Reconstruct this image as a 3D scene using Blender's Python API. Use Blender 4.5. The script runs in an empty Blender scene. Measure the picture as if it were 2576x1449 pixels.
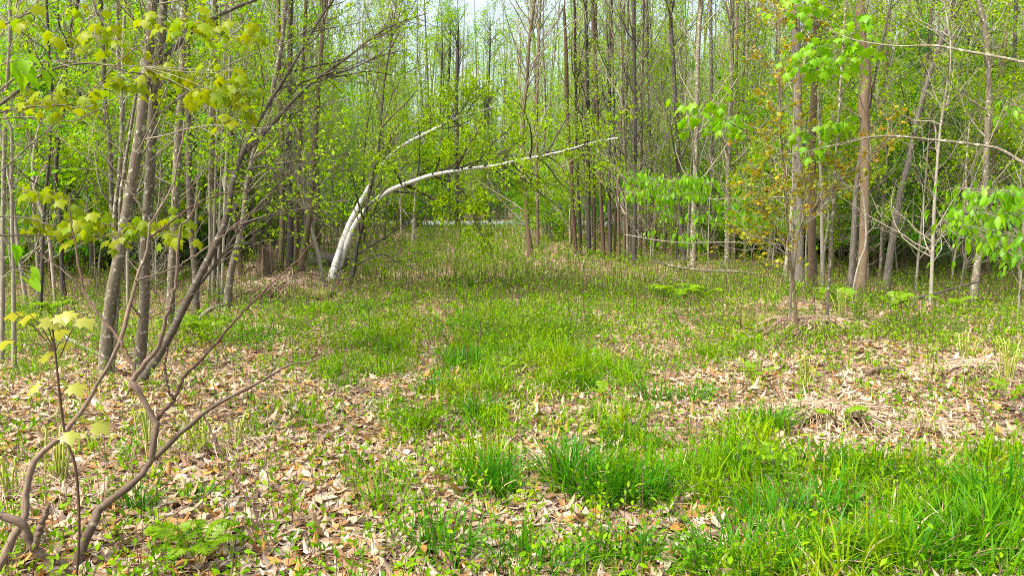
import bpy, math
import numpy as np
from mathutils import Vector

R = math.radians
sc = bpy.context.scene
col = sc.collection
PI = math.pi

# ------------------------------------------------------------------ camera, sky, sun, exposure
FPX, CX, CY = 1860.0, 1288.0, 724.5          # focal length and centre, in pixels of a 2576 px wide frame
PITCH = math.atan((CY - 530.0) / FPX)
EYE = np.array([0.0, 0.0, 1.6])
cam = bpy.data.cameras.new("camera")
cam.sensor_width = 36.0
cam.lens = FPX / 2576.0 * 36.0
cam.clip_start, cam.clip_end = 0.05, 3000.0
cam_ob = bpy.data.objects.new("camera", cam)
cam_ob.location = EYE
cam_ob.rotation_euler = (PI / 2 - PITCH, 0, 0)
col.objects.link(cam_ob)
sc.camera = cam_ob

SUN_EL, SUN_AZ = R(56), R(-125)              # azimuth from +Y towards +X: the sun stands behind the left shoulder
world = bpy.data.worlds.new("World")
sc.world = world
world.use_nodes = True
wn = world.node_tree.nodes
sky = wn.new("ShaderNodeTexSky")
sky.sky_type = 'NISHITA'
sky.sun_disc = False
sky.sun_elevation = SUN_EL
sky.sun_rotation = SUN_AZ
sky.air_density, sky.dust_density, sky.ozone_density = 1.0, 6.0, 0.6
hs = wn.new("ShaderNodeHueSaturation")          # thin bright overcast: the blue of the sky is washed out
hs.inputs["Saturation"].default_value = 0.68
world.node_tree.links.new(sky.outputs[0], hs.inputs["Color"])
world.node_tree.links.new(hs.outputs[0], wn["Background"].inputs[0])
wn["Background"].inputs[1].default_value = 0.15
sun = bpy.data.lights.new("sun", 'SUN')
sun.energy, sun.angle, sun.color = 2.0, R(9), (1.0, 0.96, 0.89)
sun_ob = bpy.data.objects.new("sun", sun)
sd = Vector((math.sin(SUN_AZ) * math.cos(SUN_EL), math.cos(SUN_AZ) * math.cos(SUN_EL), math.sin(SUN_EL)))
sun_ob.rotation_euler = sd.to_track_quat('Z', 'Y').to_euler()
sun_ob.location = (-20, -20, 40)
col.objects.link(sun_ob)
sc.view_settings.view_transform = 'Standard'
sc.view_settings.look = 'None'
sc.view_settings.gamma = 1.0
sc.view_settings.exposure = 1.62
cy = sc.cycles
cy.max_bounces, cy.diffuse_bounces, cy.glossy_bounces = 8, 6, 2
cy.transmission_bounces, cy.transparent_max_bounces = 4, 4
cy.use_denoising = False
cy.denoising_prefilter = 'ACCURATE'
cy.pixel_filter_type = 'BLACKMAN_HARRIS'
cy.filter_width = 1.0

# ------------------------------------------------------------------ maths helpers
RNG = np.random.default_rng(7)


def sstep(a, b, x):
    t = np.clip((x - a) / (b - a), 0, 1)
    return t * t * (3 - 2 * t)


def vnoise(x, y, scale, seed=0):
    x = np.asarray(x, float) / scale + seed * 17.31
    y = np.asarray(y, float) / scale - seed * 9.77
    xi, yi = np.floor(x), np.floor(y)
    fx, fy = x - xi, y - yi
    fx, fy = fx * fx * (3 - 2 * fx), fy * fy * (3 - 2 * fy)

    def h(a, b):
        s = np.sin(a * 127.1 + b * 311.7 + seed * 74.7) * 43758.5453
        return s - np.floor(s)
    return (h(xi, yi) * (1 - fx) + h(xi + 1, yi) * fx) * (1 - fy) + (h(xi, yi + 1) * (1 - fx) + h(xi + 1, yi + 1) * fx) * fy


MOUNDS = [(-5.0, 15.2, 1.5, 1.0, 0.55), (-3.9, 14.2, 0.8, 0.6, 0.25), (4.3, 11.1, 0.75, 0.5, 0.24), (2.9, 7.2, 0.5, 0.35, 0.1),
          (3.9, 8.2, 0.5, 0.5, 0.1)]


def H(x, y):
    x, y = np.asarray(x, float), np.asarray(y, float)
    z = 0.60 * sstep(13, 48, y) + 0.18 * sstep(50, 57, y) + 0.5 * sstep(60, 110, y)
    side = np.maximum(np.abs(x + 0.3) - 5, 0)
    z = z + 0.012 * np.minimum(side, 25) * sstep(8, 20, y) * (1 - sstep(44, 50, y) + sstep(58, 66, y))
    fade = 1 - sstep(46, 50, y) * (1 - sstep(57, 61, y))
    z = z + fade * (0.10 * (vnoise(x, y, 2.6, 1) - .5) + 0.05 * (vnoise(x, y, 0.8, 2) - .5) + 0.02 * (vnoise(x, y, 0.25, 3) - .5)) * sstep(-2, 4, y)
    for mx, my, rx, ry, h in MOUNDS:
        z = z + h * np.exp(-((x - mx) / rx) ** 2 - ((y - my) / ry) ** 2)
    return z


def ray(px, py):
    xc, zc = (px - CX) / FPX, -(py - CY) / FPX
    return np.array([xc, math.cos(PITCH) + zc * math.sin(PITCH), -math.sin(PITCH) + zc * math.cos(PITCH)])


def at(px, py, Y):
    d = ray(px, py)
    return EYE + d * (Y / d[1])


def on_ground(px, py):
    d = ray(px, py)
    ts = np.linspace(1.5, 120, 4000)
    p = EYE[None] + ts[:, None] * d[None]
    below = np.nonzero(p[:, 2] <= H(p[:, 0], p[:, 1]))[0]
    t = ts[below[0]] if len(below) else 60.0
    q = EYE + d * t
    return np.array([q[0], q[1], float(H(q[0], q[1]))])


def project(p):
    d = np.asarray(p, float) - EYE
    fw = d[1] * math.cos(PITCH) - d[2] * math.sin(PITCH)
    up = d[1] * math.sin(PITCH) + d[2] * math.cos(PITCH)
    return CX + FPX * d[0] / fw, CY - FPX * up / fw


def unit(v):
    return v / np.maximum(np.linalg.norm(v, axis=-1, keepdims=True), 1e-9)


# ------------------------------------------------------------------ mesh builder
class MB:
    def __init__(self):
        self.v, self.f4, self.f3, self.a, self.n = [], [], [], [], 0
        self.m4, self.m3 = [], []

    def add(self, v, quads=None, tris=None, attr=None, mat=0):
        v = np.asarray(v, np.float32).reshape(-1, 3)
        if len(v) == 0:
            return self
        if quads is not None and len(quads):
            self.f4.append(np.asarray(quads, np.int64).reshape(-1, 4) + self.n)
            self.m4.append(np.full(len(self.f4[-1]), mat, np.int32))
        if tris is not None and len(tris):
            self.f3.append(np.asarray(tris, np.int64).reshape(-1, 3) + self.n)
            self.m3.append(np.full(len(self.f3[-1]), mat, np.int32))
        self.v.append(v)
        self.a.append(v if attr is None else np.asarray(attr, np.float32).reshape(-1, 3))
        self.n += len(v)
        return self

    def mesh(self, name, mats, smooth=True, origin=(0, 0, 0)):
        me = bpy.data.meshes.new(name)
        v = np.concatenate(self.v) if self.v else np.zeros((0, 3), np.float32)
        v = v - np.asarray(origin, np.float32)
        q = np.concatenate(self.f4) if self.f4 else np.zeros((0, 4), np.int64)
        t = np.concatenate(self.f3) if self.f3 else np.zeros((0, 3), np.int64)
        me.vertices.add(len(v))
        me.vertices.foreach_set("co", v.ravel())
        me.loops.add(q.size + t.size)
        me.loops.foreach_set("vertex_index", np.concatenate([q.ravel(), t.ravel()]).astype(np.int32))
        me.polygons.add(len(q) + len(t))
        ls = np.concatenate([np.arange(len(q)) * 4, q.size + np.arange(len(t)) * 3]).astype(np.int32)
        me.polygons.foreach_set("loop_start", ls)
        mi = np.concatenate(self.m4 + self.m3) if (self.m4 or self.m3) else np.zeros(0, np.int32)
        me.polygons.foreach_set("material_index", mi)
        me.polygons.foreach_set("use_smooth", np.full(len(ls), smooth, bool))
        at_ = me.attributes.new("grain", 'FLOAT_VECTOR', 'POINT')
        at_.data.foreach_set("vector", np.concatenate(self.a).astype(np.float32).ravel() if self.a else [])
        for m in (mats if isinstance(mats, (list, tuple)) else [mats]):
            me.materials.append(m)
        me.update(calc_edges=True)
        return me

    def build(self, name, mats, parent=None, smooth=True, origin=(0, 0, 0)):
        ob = bpy.data.objects.new(name, self.mesh(name, mats, smooth, origin))
        col.objects.link(ob)
        if parent is not None:
            ob.parent = parent
        return ob


def tag(o, label, cat=None, group=None, kind=None):
    o["label"] = label
    if cat:
        o["category"] = cat
    if group:
        o["group"] = group
    if kind:
        o["kind"] = kind
    return o


def thing(name, label, cat, loc=(0, 0, 0), group=None):
    o = bpy.data.objects.new(name, None)
    o.empty_display_size = 0.2
    o.location = [float(c) for c in loc]
    col.objects.link(o)
    return tag(o, label, cat, group)


def copy_tree(root, kids):
    c = root.copy()
    col.objects.link(c)
    for k in kids:
        d = k.copy()
        col.objects.link(d)
        d.parent = c
    return c


# tubes: P (B,n,3) centre lines, RR (B,n) radii
def tubes(mb, P, RR, sides, mat=0, rough=0.0, seed=0):
    P, RR = np.asarray(P, float), np.asarray(RR, float)
    B, n, _ = P.shape
    if B == 0:
        return
    T = unit(np.gradient(P, axis=1))
    mean = unit(P[:, -1] - P[:, 0])
    ref = np.where(np.abs(mean[:, 2:3]) < 0.8, np.array([[0, 0, 1.0]]), np.array([[1.0, 0.2, 0]]))
    S = unit(np.cross(T, ref[:, None, :]))
    U = np.cross(S, T)
    th = np.arange(sides) / sides * 2 * PI
    c, s = np.cos(th), np.sin(th)
    rad = RR[:, :, None] * np.ones(sides)
    L = np.concatenate([np.zeros((B, 1)), np.cumsum(np.linalg.norm(np.diff(P, axis=1), axis=2), axis=1)], axis=1)
    if rough > 0:
        r = np.random.default_rng(seed)
        rad = rad * (1 + rough * (r.random(rad.shape) - .5))
    ring = S[:, :, None, :] * (c[None, None, :, None] * rad[..., None]) + U[:, :, None, :] * (s[None, None, :, None] * rad[..., None])
    V = P[:, :, None, :] + ring
    off = np.arange(B)[:, None] * 7.3
    A = np.stack([c[None, None] * rad, s[None, None] * rad, np.broadcast_to((L + off)[:, :, None], rad.shape)], axis=-1)
    idx = np.arange(B * n * sides).reshape(B, n, sides)
    a, b = idx[:, :-1, :], idx[:, 1:, :]
    Q = np.stack([a, np.roll(a, -1, 2), np.roll(b, -1, 2), b], axis=-1)
    mb.add(V, quads=Q, attr=A, mat=mat)


def spline(pts, n):
    """Catmull-Rom through pts (k,m) resampled to n points"""
    pts = np.asarray(pts, float)
    k = len(pts)
    if k == 2:
        t = np.linspace(0, 1, n)[:, None]
        return pts[0] * (1 - t) + pts[1] * t
    p = np.vstack([2 * pts[0] - pts[1], pts, 2 * pts[-1] - pts[-2]])
    u = np.linspace(0, k - 1 - 1e-6, n)
    i = u.astype(int)
    t = (u - i)[:, None]
    p0, p1, p2, p3 = p[i], p[i + 1], p[i + 2], p[i + 3]
    return 0.5 * (2 * p1 + (p2 - p0) * t + (2 * p0 - 5 * p1 + 4 * p2 - p3) * t * t + (3 * p1 - p0 - 3 * p2 + p3) * t ** 3)


# a level of branches sprouting from parents
def sprout(rng, P, RR, count, t0, t1, ang, length, rr, n=6, up=0.1, wig=0.18, taper_len=0.5, flat=0.0, bias=None, prop=True):
    B, m, _ = P.shape
    plen = np.linalg.norm(np.diff(P, axis=1), axis=2).sum(1)
    if np.isscalar(count):
        if prop:
            w = plen / plen.mean()
            cnt = rng.poisson(count * w)
        else:
            cnt = np.full(B, int(count))
    else:
        cnt = np.asarray(count)
    idx = np.repeat(np.arange(B), cnt)
    N = len(idx)
    if N == 0:
        return np.zeros((0, n, 3)), np.zeros((0, n))
    t = rng.uniform(t0, t1, N)
    u = t * (m - 1)
    i = np.minimum(u.astype(int), m - 2)
    f = (u - i)[:, None]
    pos = P[idx, i] * (1 - f) + P[idx, i + 1] * f
    r0 = RR[idx, i] * (1 - f[:, 0]) + RR[idx, i + 1] * f[:, 0]
    tan = unit(P[idx, i + 1] - P[idx, i])
    rnd = rng.normal(size=(N, 3))
    rnd[:, 2] *= (1 - flat)
    if bias is not None:
        rnd = rnd + np.asarray(bias)
    perp = unit(rnd - (rnd * tan).sum(1, keepdims=True) * tan)
    a = np.radians(rng.normal(ang, 10, N))[:, None]
    d = unit(np.cos(a) * tan + np.sin(a) * perp)
    base = length if np.isscalar(length) else np.asarray(length)[idx]
    ln = base * (1 - taper_len * t) * rng.uniform(0.6, 1.25, N)
    step = (ln / (n - 1))[:, None]
    out = np.zeros((N, n, 3))
    out[:, 0] = pos
    for k in range(1, n):
        d = unit(d + rng.normal(size=(N, 3)) * wig + np.array([0, 0, up]))
        out[:, k] = out[:, k - 1] + d * step
    rb = np.minimum(r0 * 0.75, rr * (ln / np.maximum(base, 1e-6)) ** 0.7)
    rad = np.maximum(rb[:, None] * np.linspace(1, 0.25, n)[None], 0.0009)
    return out, rad


# ------------------------------------------------------------------ leaf templates (x across, y along, z normal)
def tpl(v, q=None, t=None):
    return np.asarray(v, float), q, t


DIAMOND = tpl([(0, 0, 0), (.30, .45, .07), (0, 1, -.12), (-.30, .45, .07)], None, [(0, 1, 2), (0, 2, 3)])
OVAL = tpl([(0, 0, 0), (.17, .22, .05), (.23, .50, .03), (.12, .80, -.08), (0, 1, -.22),
            (-.12, .80, -.08), (-.23, .50, .03), (-.17, .22, .05), (0, .50, -.03)],
           [(0, 1, 2, 8), (8, 2, 3, 4), (0, 8, 6, 7), (8, 4, 5, 6)])
_mo = [(.30, -.06), (.26, .12), (.62, .22), (.46, .36), (.50, .62), (.28, .56), (0, 1.0), (-.28, .56), (-.50, .62), (-.46, .36), (-.62, .22),
       (-.26, .12), (-.30, -.06), (0, .02)]
MAPLE = tpl([(0, .34, .06)] + [(x, y, -.42 * (x * x + max(0, y - .3) ** 2)) for x, y in _mo], None,
            [(0, 1 + i, 1 + (i + 1) % len(_mo)) for i in range(len(_mo))])


def leaves(mb, T, pos, d, nrm, size, mat=0, curl=None):
    v, q, t = T
    N, k = len(pos), len(v)
    if N == 0:
        return
    d = unit(np.asarray(d, float))
    nrm = np.asarray(nrm, float)
    nrm = unit(nrm - (nrm * d).sum(1, keepdims=True) * d)
    s = np.cross(d, nrm)
    sz = (np.ones(N) * size)[:, None, None]
    vz = v[None, :, 2:3] * (1.0 if curl is None else curl[:, None, None])
    V = pos[:, None, :] + sz * (v[None, :, 0:1] * s[:, None] + v[None, :, 1:2] * d[:, None] + vz * nrm[:, None])
    off = (np.arange(N) * k)[:, None, None]
    mb.add(V, quads=None if q is None else (np.asarray(q)[None] + off), tris=None if t is None else (np.asarray(t)[None] + off), mat=mat)


def leaf_spots(rng, P, per, t0=0.25, jit=0.05, droop=0.45, upn=1.0, some=1.0):
    """positions, directions and normals of leaves along twigs P"""
    B, m, _ = P.shape
    if B == 0:
        z = np.zeros((0, 3))
        return z, z, z
    N = int(B * per)
    host = np.nonzero(rng.random(B) < some)[0] if some < 1 else np.arange(B)
    host = host if len(host) else np.arange(B)
    idx = host[rng.integers(0, len(host), N)]
    u = rng.uniform(t0, 1, N) * (m - 1)
    i = np.minimum(u.astype(int), m - 2)
    f = (u - i)[:, None]
    pos = P[idx, i] * (1 - f) + P[idx, i + 1] * f + rng.normal(size=(N, 3)) * jit
    tan = unit(P[idx, i + 1] - P[idx, i])
    d = unit(tan * 0.5 + rng.normal(size=(N, 3)) * 0.6 + np.array([0, 0, -droop]))
    nrm = rng.normal(size=(N, 3)) * 0.5 + np.array([0, 0, upn])
    return pos, d, nrm


def blades(mb, pos, h, w, az, bend, segs=3, twist=None, mat=0):
    N = len(pos)
    if N == 0:
        return
    dh = np.stack([np.cos(az), np.sin(az), np.zeros(N)], 1)
    tw = az + PI / 2 + (0 if twist is None else twist)
    sd_ = np.stack([np.cos(tw), np.sin(tw), np.zeros(N)], 1)
    rows = []
    for k in range(segs + 1):
        t = k / segs
        c = pos + np.array([0, 0, 1.0]) * (h * (t - 0.45 * bend * t ** 2.2))[:, None] + dh * (h * bend * t ** 1.8 * 0.75)[:, None]
        wk = (w * (0.75 + 0.5 * t - 1.22 * t ** 2.5))[:, None] * 0.5
        rows += [c - sd_ * wk, c + sd_ * wk]
    V = np.stack(rows, 1)
    q = np.array([(2 * k, 2 * k + 1, 2 * k + 3, 2 * k + 2) for k in range(segs)])
    mb.add(V, quads=q[None] + (np.arange(N) * 2 * (segs + 1))[:, None, None], mat=mat)


# ------------------------------------------------------------------ materials
def new_mat(name):
    m = bpy.data.materials.new(name)
    m.use_nodes = True
    nt = m.node_tree
    nt.nodes.clear()
    out = nt.nodes.new("ShaderNodeOutputMaterial")
    return m, nt, out


def ramp(nt, stops, fac, mode='LINEAR'):
    r = nt.nodes.new("ShaderNodeValToRGB")
    r.color_ramp.interpolation = mode
    e = r.color_ramp.elements
    while len(e) < len(stops):
        e.new(0.5)
    for k, (p, c) in enumerate(stops):
        e[k].position = p
        e[k].color = (*c, 1)
    nt.links.new(fac, r.inputs[0])
    return r.outputs[0]


def mixc(nt, fac, a, b, blend='MIX'):
    m = nt.nodes.new("ShaderNodeMix")
    m.data_type = 'RGBA'
    m.blend_type = blend
    for s, x in ((0, fac), (6, a), (7, b)):
        if hasattr(x, 'links') or isinstance(x, bpy.types.NodeSocket):
            nt.links.new(x, m.inputs[s])
        elif s == 0:
            m.inputs[0].default_value = x
        else:
            m.inputs[s].default_value = (*x, 1)
    return m.outputs[2]


def noise(nt, vec, scale, detail=3, rough=.55):
    n = nt.nodes.new("ShaderNodeTexNoise")
    n.inputs["Scale"].default_value = scale
    n.inputs["Detail"].default_value = detail
    n.inputs["Roughness"].default_value = rough
    if vec is not None:
        nt.links.new(vec, n.inputs["Vector"])
    return n.outputs[0]


def leaf_mat(name, cols, trans=0.5, gloss=0.025, obj_var=0.35, patch=0.0):
    m, nt, out = new_mat(name)
    g = nt.nodes.new("ShaderNodeNewGeometry")
    oi = nt.nodes.new("ShaderNodeObjectInfo")
    mx = nt.nodes.new("ShaderNodeMath")
    mx.operation = 'MULTIPLY_ADD'
    mx.inputs[1].default_value = 1 - obj_var
    nt.links.new(g.outputs["Random Per Island"], mx.inputs[0])
    ov = nt.nodes.new("ShaderNodeMath")
    ov.operation = 'MULTIPLY'
    ov.inputs[1].default_value = obj_var
    nt.links.new(oi.outputs["Random"], ov.inputs[0])
    nt.links.new(ov.outputs[0], mx.inputs[2])
    fac = mx.outputs[0]
    if patch:                                   # patches of different plants
        tc = nt.nodes.new("ShaderNodeTexCoord")
        nz = ramp(nt, [(.36, (0, 0, 0)), (.64, (1, 1, 1))], noise(nt, tc.outputs["Object"], patch, 3, .6))
        av = nt.nodes.new("ShaderNodeMix")
        av.inputs[0].default_value = .6
        nt.links.new(fac, av.inputs[2])
        nt.links.new(nz, av.inputs[3])
        fac = av.outputs[0]
    n = len(cols)
    c = ramp(nt, [(k / max(n - 1, 1), cc) for k, cc in enumerate(cols)], fac)
    df = nt.nodes.new("ShaderNodeBsdfDiffuse")
    tr = nt.nodes.new("ShaderNodeBsdfTranslucent")
    nt.links.new(c, df.inputs[0])
    tc = mixc(nt, 0.5, c, (1.0, 0.95, 0.25), 'MULTIPLY')
    nt.links.new(tc, tr.inputs[0])
    ms = nt.nodes.new("ShaderNodeMixShader")
    ms.inputs[0].default_value = trans
    nt.links.new(df.outputs[0], ms.inputs[1])
    nt.links.new(tr.outputs[0], ms.inputs[2])
    last = ms
    if gloss:
        gl = nt.nodes.new("ShaderNodeBsdfGlossy")
        gl.inputs["Roughness"].default_value = 0.42
        m2 = nt.nodes.new("ShaderNodeMixShader")
        m2.inputs[0].default_value = gloss
        nt.links.new(ms.outputs[0], m2.inputs[1])
        nt.links.new(gl.outputs[0], m2.inputs[2])
        last = m2
    nt.links.new(last.outputs[0], out.inputs[0])
    return m


def bark_mat(name, dark, light, spot=None, spot_amt=0.35, fur=14.0, band=False, bump=0.5, obj_var=0.25):
    m, nt, out = new_mat(name)
    a = nt.nodes.new("ShaderNodeAttribute")
    a.attribute_name = "grain"
    mp = nt.nodes.new("ShaderNodeMapping")
    mp.inputs["Scale"].default_value = (1, 1, 7.0) if band else (1, 1, 0.16)
    nt.links.new(a.outputs["Vector"], mp.inputs[0])
    v = mp.outputs[0]
    n1 = noise(nt, v, fur * (0.6 if band else 5), 5, .65)
    n2 = noise(nt, a.outputs["Vector"], 5, 4, .6)
    c = ramp(nt, [(0.30, dark), (0.66, light)], n1)
    c = mixc(nt, ramp(nt, [(.35, (0, 0, 0)), (.7, (.55, .55, .55))], n2), c, tuple(0.5 * (x + y) for x, y in zip(dark, light)))
    if spot:
        n3 = noise(nt, v, 3.2, 3, .6) if band else noise(nt, a.outputs["Vector"], 22, 3, .6)
        lo = 0.72 - 0.20 * spot_amt
        c = mixc(nt, ramp(nt, [(lo, (0, 0, 0)), (lo + .07, (.8, .8, .8))], n3), c, spot)
    oi = nt.nodes.new("ShaderNodeObjectInfo")
    k = ramp(nt, [(0, (1 - obj_var,) * 3), (1, (1 + obj_var,) * 3)], oi.outputs["Random"])
    c = mixc(nt, 1.0, c, k, 'MULTIPLY')
    b = nt.nodes.new("ShaderNodeBsdfPrincipled")
    b.inputs["Roughness"].default_value = 0.85
    b.inputs["Specular IOR Level"].default_value = 0.25
    c = mixc(nt, 1.0, c, (.92,) * 3 if 'birch' in name else (.97, .95, .84), 'MULTIPLY')
    nt.links.new(c, b.inputs["Base Color"])
    bp = nt.nodes.new("ShaderNodeBump")
    bp.inputs["Strength"].default_value = bump
    bp.inputs["Distance"].default_value = 0.012
    nt.links.new(n1, bp.inputs["Height"])
    nt.links.new(bp.outputs[0], b.inputs["Normal"])
    nt.links.new(b.outputs[0], out.inputs[0])
    return m


LM = {
    'yellow': leaf_mat("leaf_yellow_green", [(.20, .36, .002), (.32, .44, .002), (.14, .33, .002), (.26, .42, .002)], .55, .005),
    'spring': leaf_mat("leaf_spring_green", [(.08, .31, .002), (.15, .40, .002), (.25, .43, .002), (.32, .43, .002), (.06, .26, .002)], .55, .005),
    'bright': leaf_mat("leaf_bright_green", [(.10, .32, .002), (.16, .41, .002), (.24, .45, .003), (.13, .37, .002)], .6, .015),
    'maple': leaf_mat("leaf_gold_green", [(.20, .29, .002), (.27, .31, .002), (.15, .27, .002), (.32, .28, .003)], .55, .01),
    'pale': leaf_mat("leaf_pale_green", [(.27, .33, .05), (.33, .36, .05), (.34, .32, .02)], .5, .03),
    'orange': leaf_mat("leaf_orange_new", [(.36, .20, .008), (.20, .28, .004), (.40, .28, .008), (.24, .30, .004), (.38, .14, .012)], .45, .02, .0),
    'pine': leaf_mat("pine_needles", [(.022, .09, .012), (.035, .14, .012), (.06, .18, .012)], .3, .03),
    'deep': leaf_mat("leaf_deep_green", [(.045, .25, .002), (.09, .33, .002), (.14, .37, .002)], .55, .01),
    'grass': leaf_mat("grass_blades", [(.045, .17, .003), (.085, .24, .002), (.15, .30, .002), (.19, .31, .002), (.27, .31, .003)], .4, .006, .1, 1.1),
    'tussock': leaf_mat("tussock_blades", [(.030, .15, .004), (.05, .21, .004), (.085, .26, .004)], .4, .012, .3),
    'forb': leaf_mat("forb_leaves", [(.05, .17, .002), (.10, .26, .002), (.18, .33, .002), (.24, .36, .002)], .45, .006, .1, 1.6),
    'fern': leaf_mat("fern_fronds", [(.15, .31, .003), (.20, .35, .004), (.12, .28, .003)], .5, .02),
    'litter': leaf_mat("dead_leaves", [(.36, .27, .17), (.43, .33, .22), (.38, .19, .055), (.13, .09, .065), (.50, .42, .32), (.26, .185, .135), (.44, .22, .045), (.20, .14, .105), (.42, .31, .18), (.46, .38, .28)], .2, .03, 0),
    'straw': leaf_mat("dead_straw", [(.42, .31, .20), (.55, .43, .28), (.30, .19, .12), (.20, .14, .10)], .1, .03, .1),
}
BK = {
    'grey': bark_mat("bark_grey", (.060, .052, .038), (.19, .168, .128), (.46, .47, .40), .75),
    'brown': bark_mat("bark_brown", (.052, .038, .025), (.150, .112, .075), (.26, .25, .18), .3),
    'dark': bark_mat("bark_dark", (.014, .012, .013), (.078, .066, .062), (.24, .22, .20), .25),
    'ridged': bark_mat("bark_ridged", (.026, .022, .020), (.19, .172, .15), None, fur=9, bump=1.0),
    'cherry': bark_mat("bark_cherry", (.022, .018, .016), (.135, .115, .093), (.36, .35, .31), .6, band=True),
    'birch': bark_mat("bark_birch", (.42, .40, .36), (.82, .80, .75), (.035, .03, .027), .75, band=True, bump=.3, obj_var=.02),
    'pale': bark_mat("bark_pale", (.13, .118, .096), (.33, .305, .26), (.5, .5, .44), .4),
    'red': bark_mat("bark_reddish", (.055, .032, .024), (.135, .085, .064), None),
    'stem': bark_mat("bark_shrub", (.065, .047, .038), (.185, .140, .108), (.42, .38, .31), .4),
    'twig': bark_mat("bark_twig", (.14, .125, .105), (.32, .29, .24), None, bump=.1),
    'twigdark': bark_mat("bark_dark_twig", (.035, .028, .027), (.115, .095, .082), None, bump=.1),
    'rotten': bark_mat("rotten_wood", (.050, .036, .026), (.25, .185, .13), (.15, .18, .02), .55, bump=1.0),
    'moss': bark_mat("mossy_wood", (.06, .048, .028), (.20, .20, .04), (.11, .18, .012), .8, bump=1.0),
}


def ground_material():
    m, nt, out = new_mat("forest_floor")
    tc = nt.nodes.new("ShaderNodeTexCoord")
    vo = nt.nodes.new("ShaderNodeTexVoronoi")
    vo.inputs["Scale"].default_value = 16
    nd = nt.nodes.new("ShaderNodeMix")
    nd.data_type = 'VECTOR'
    wob = nt.nodes.new("ShaderNodeTexNoise")
    wob.inputs["Scale"].default_value = 9
    nt.links.new(tc.outputs["Object"], wob.inputs["Vector"])
    nd.inputs[0].default_value = 0.12
    nt.links.new(tc.outputs["Object"], nd.inputs[4])
    nt.links.new(wob.outputs[1], nd.inputs[5])
    nt.links.new(nd.outputs[1], vo.inputs["Vector"])
    sp = nt.nodes.new("ShaderNodeSeparateColor")
    nt.links.new(vo.outputs["Color"], sp.inputs[0])
    c = ramp(nt, [(0, (.08, .055, .035)), (.25, (.20, .14, .085)), (.45, (.30, .22, .14)), (.6, (.25, .13, .05)), (.8, (.34, .27, .19)), (1, (.14, .10, .07))], sp.outputs[0])
    n = noise(nt, tc.outputs["Object"], 1.1, 5, .6)
    c = mixc(nt, ramp(nt, [(.42, (0, 0, 0)), (.62, (.75, .75, .75))], n), c, (.13, .085, .055))
    n2 = noise(nt, tc.outputs["Object"], 60, 4, .7)
    c = mixc(nt, .5, c, ramp(nt, [(.2, (.5, .5, .5)), (.8, (1.2, 1.2, 1.2))], n2), 'MULTIPLY')
    b = nt.nodes.new("ShaderNodeBsdfPrincipled")
    b.inputs["Roughness"].default_value = .95
    b.inputs["Specular IOR Level"].default_value = .1
    nt.links.new(c, b.inputs["Base Color"])
    bp = nt.nodes.new("ShaderNodeBump")
    bp.inputs["Strength"].default_value = .8
    bp.inputs["Distance"].default_value = .02
    nt.links.new(vo.outputs["Distance"], bp.inputs["Height"])
    nt.links.new(bp.outputs[0], b.inputs["Normal"])
    nt.links.new(b.outputs[0], out.inputs[0])
    return m


def road_material():
    m, nt, out = new_mat("asphalt")
    tc = nt.nodes.new("ShaderNodeTexCoord")
    c = ramp(nt, [(.3, (.15, .16, .18)), (.7, (.22, .23, .25))], noise(nt, tc.outputs["Object"], 3, 5))
    b = nt.nodes.new("ShaderNodeBsdfPrincipled")
    b.inputs["Roughness"].default_value = .7
    nt.links.new(c, b.inputs["Base Color"])
    nt.links.new(b.outputs[0], out.inputs[0])
    return m


# ------------------------------------------------------------------ ground and road
def grid_mesh(xs, ys, dz=0.0):
    X, Yg = np.meshgrid(xs, ys)
    Z = H(X, Yg) + dz
    mb = MB()
    n, m = X.shape
    idx = np.arange(n * m).reshape(n, m)
    q = np.stack([idx[:-1, :-1], idx[:-1, 1:], idx[1:, 1:], idx[1:, :-1]], -1)
    return mb.add(np.stack([X, Yg, Z], -1), quads=q)


xs = np.concatenate([-np.geomspace(420, 14, 40), np.linspace(-13.5, 13.5, 240), np.geomspace(14, 420, 40)])
ys = np.concatenate([[-60, -30, -15, -8], np.linspace(-4, 14, 180), np.linspace(14.2, 62, 150), np.geomspace(63, 500, 30)])
g = grid_mesh(xs, ys).build("ground", ground_material())
tag(g, "forest clearing floor of brown soil under dead leaves", "ground", kind="structure")
rd = grid_mesh(np.linspace(-90, 90, 120), np.linspace(50.6, 56.2, 8), 0.02).build("road", road_material())
tag(rd, "grey asphalt road crossing beyond the end of the clearing", "road", kind="structure")

# ------------------------------------------------------------------ where grass and where dead leaves lie
GR = [(1500, 1240, .45, .30, 1.0), (1220, 1200, .22, .25, .8), (1760, 1150, .8, .4, .7), (2000, 1260, .8, .4, .8), (2480, 1300, .7, .5, 1.1),
      (2100, 1430, 1.0, .22, .8), (1650, 1430, .5, .18, .5), (1240, 1430, .35, .2, .5), (1130, 1060, .28, .5, .8), (1200, 980, .3, .6, .8),
      (1165, 890, .3, .7, .8), (1450, 960, .6, .6, .8), (1420, 880, .5, .9, .8), (1390, 800, .6, 1.2, .8), (880, 920, .9, 1.0, .45),
      (900, 790, 1.2, 1.5, .7), (1200, 690, 1.3, 3, .6), (1150, 620, 2.2, 8, .8), (1650, 720, 2, 2, .7), (1500, 740, 1.4, 1.4, .7),
      (1700, 860, .9, 1, .35), (2350, 700, 5, 4, .5), (1930, 1080, .3, .3, .6), (1500, 1080, .8, .5, .5), (2300, 1200, .8, .4, .5), (1620, 980, .5, .4, .4)]
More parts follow.
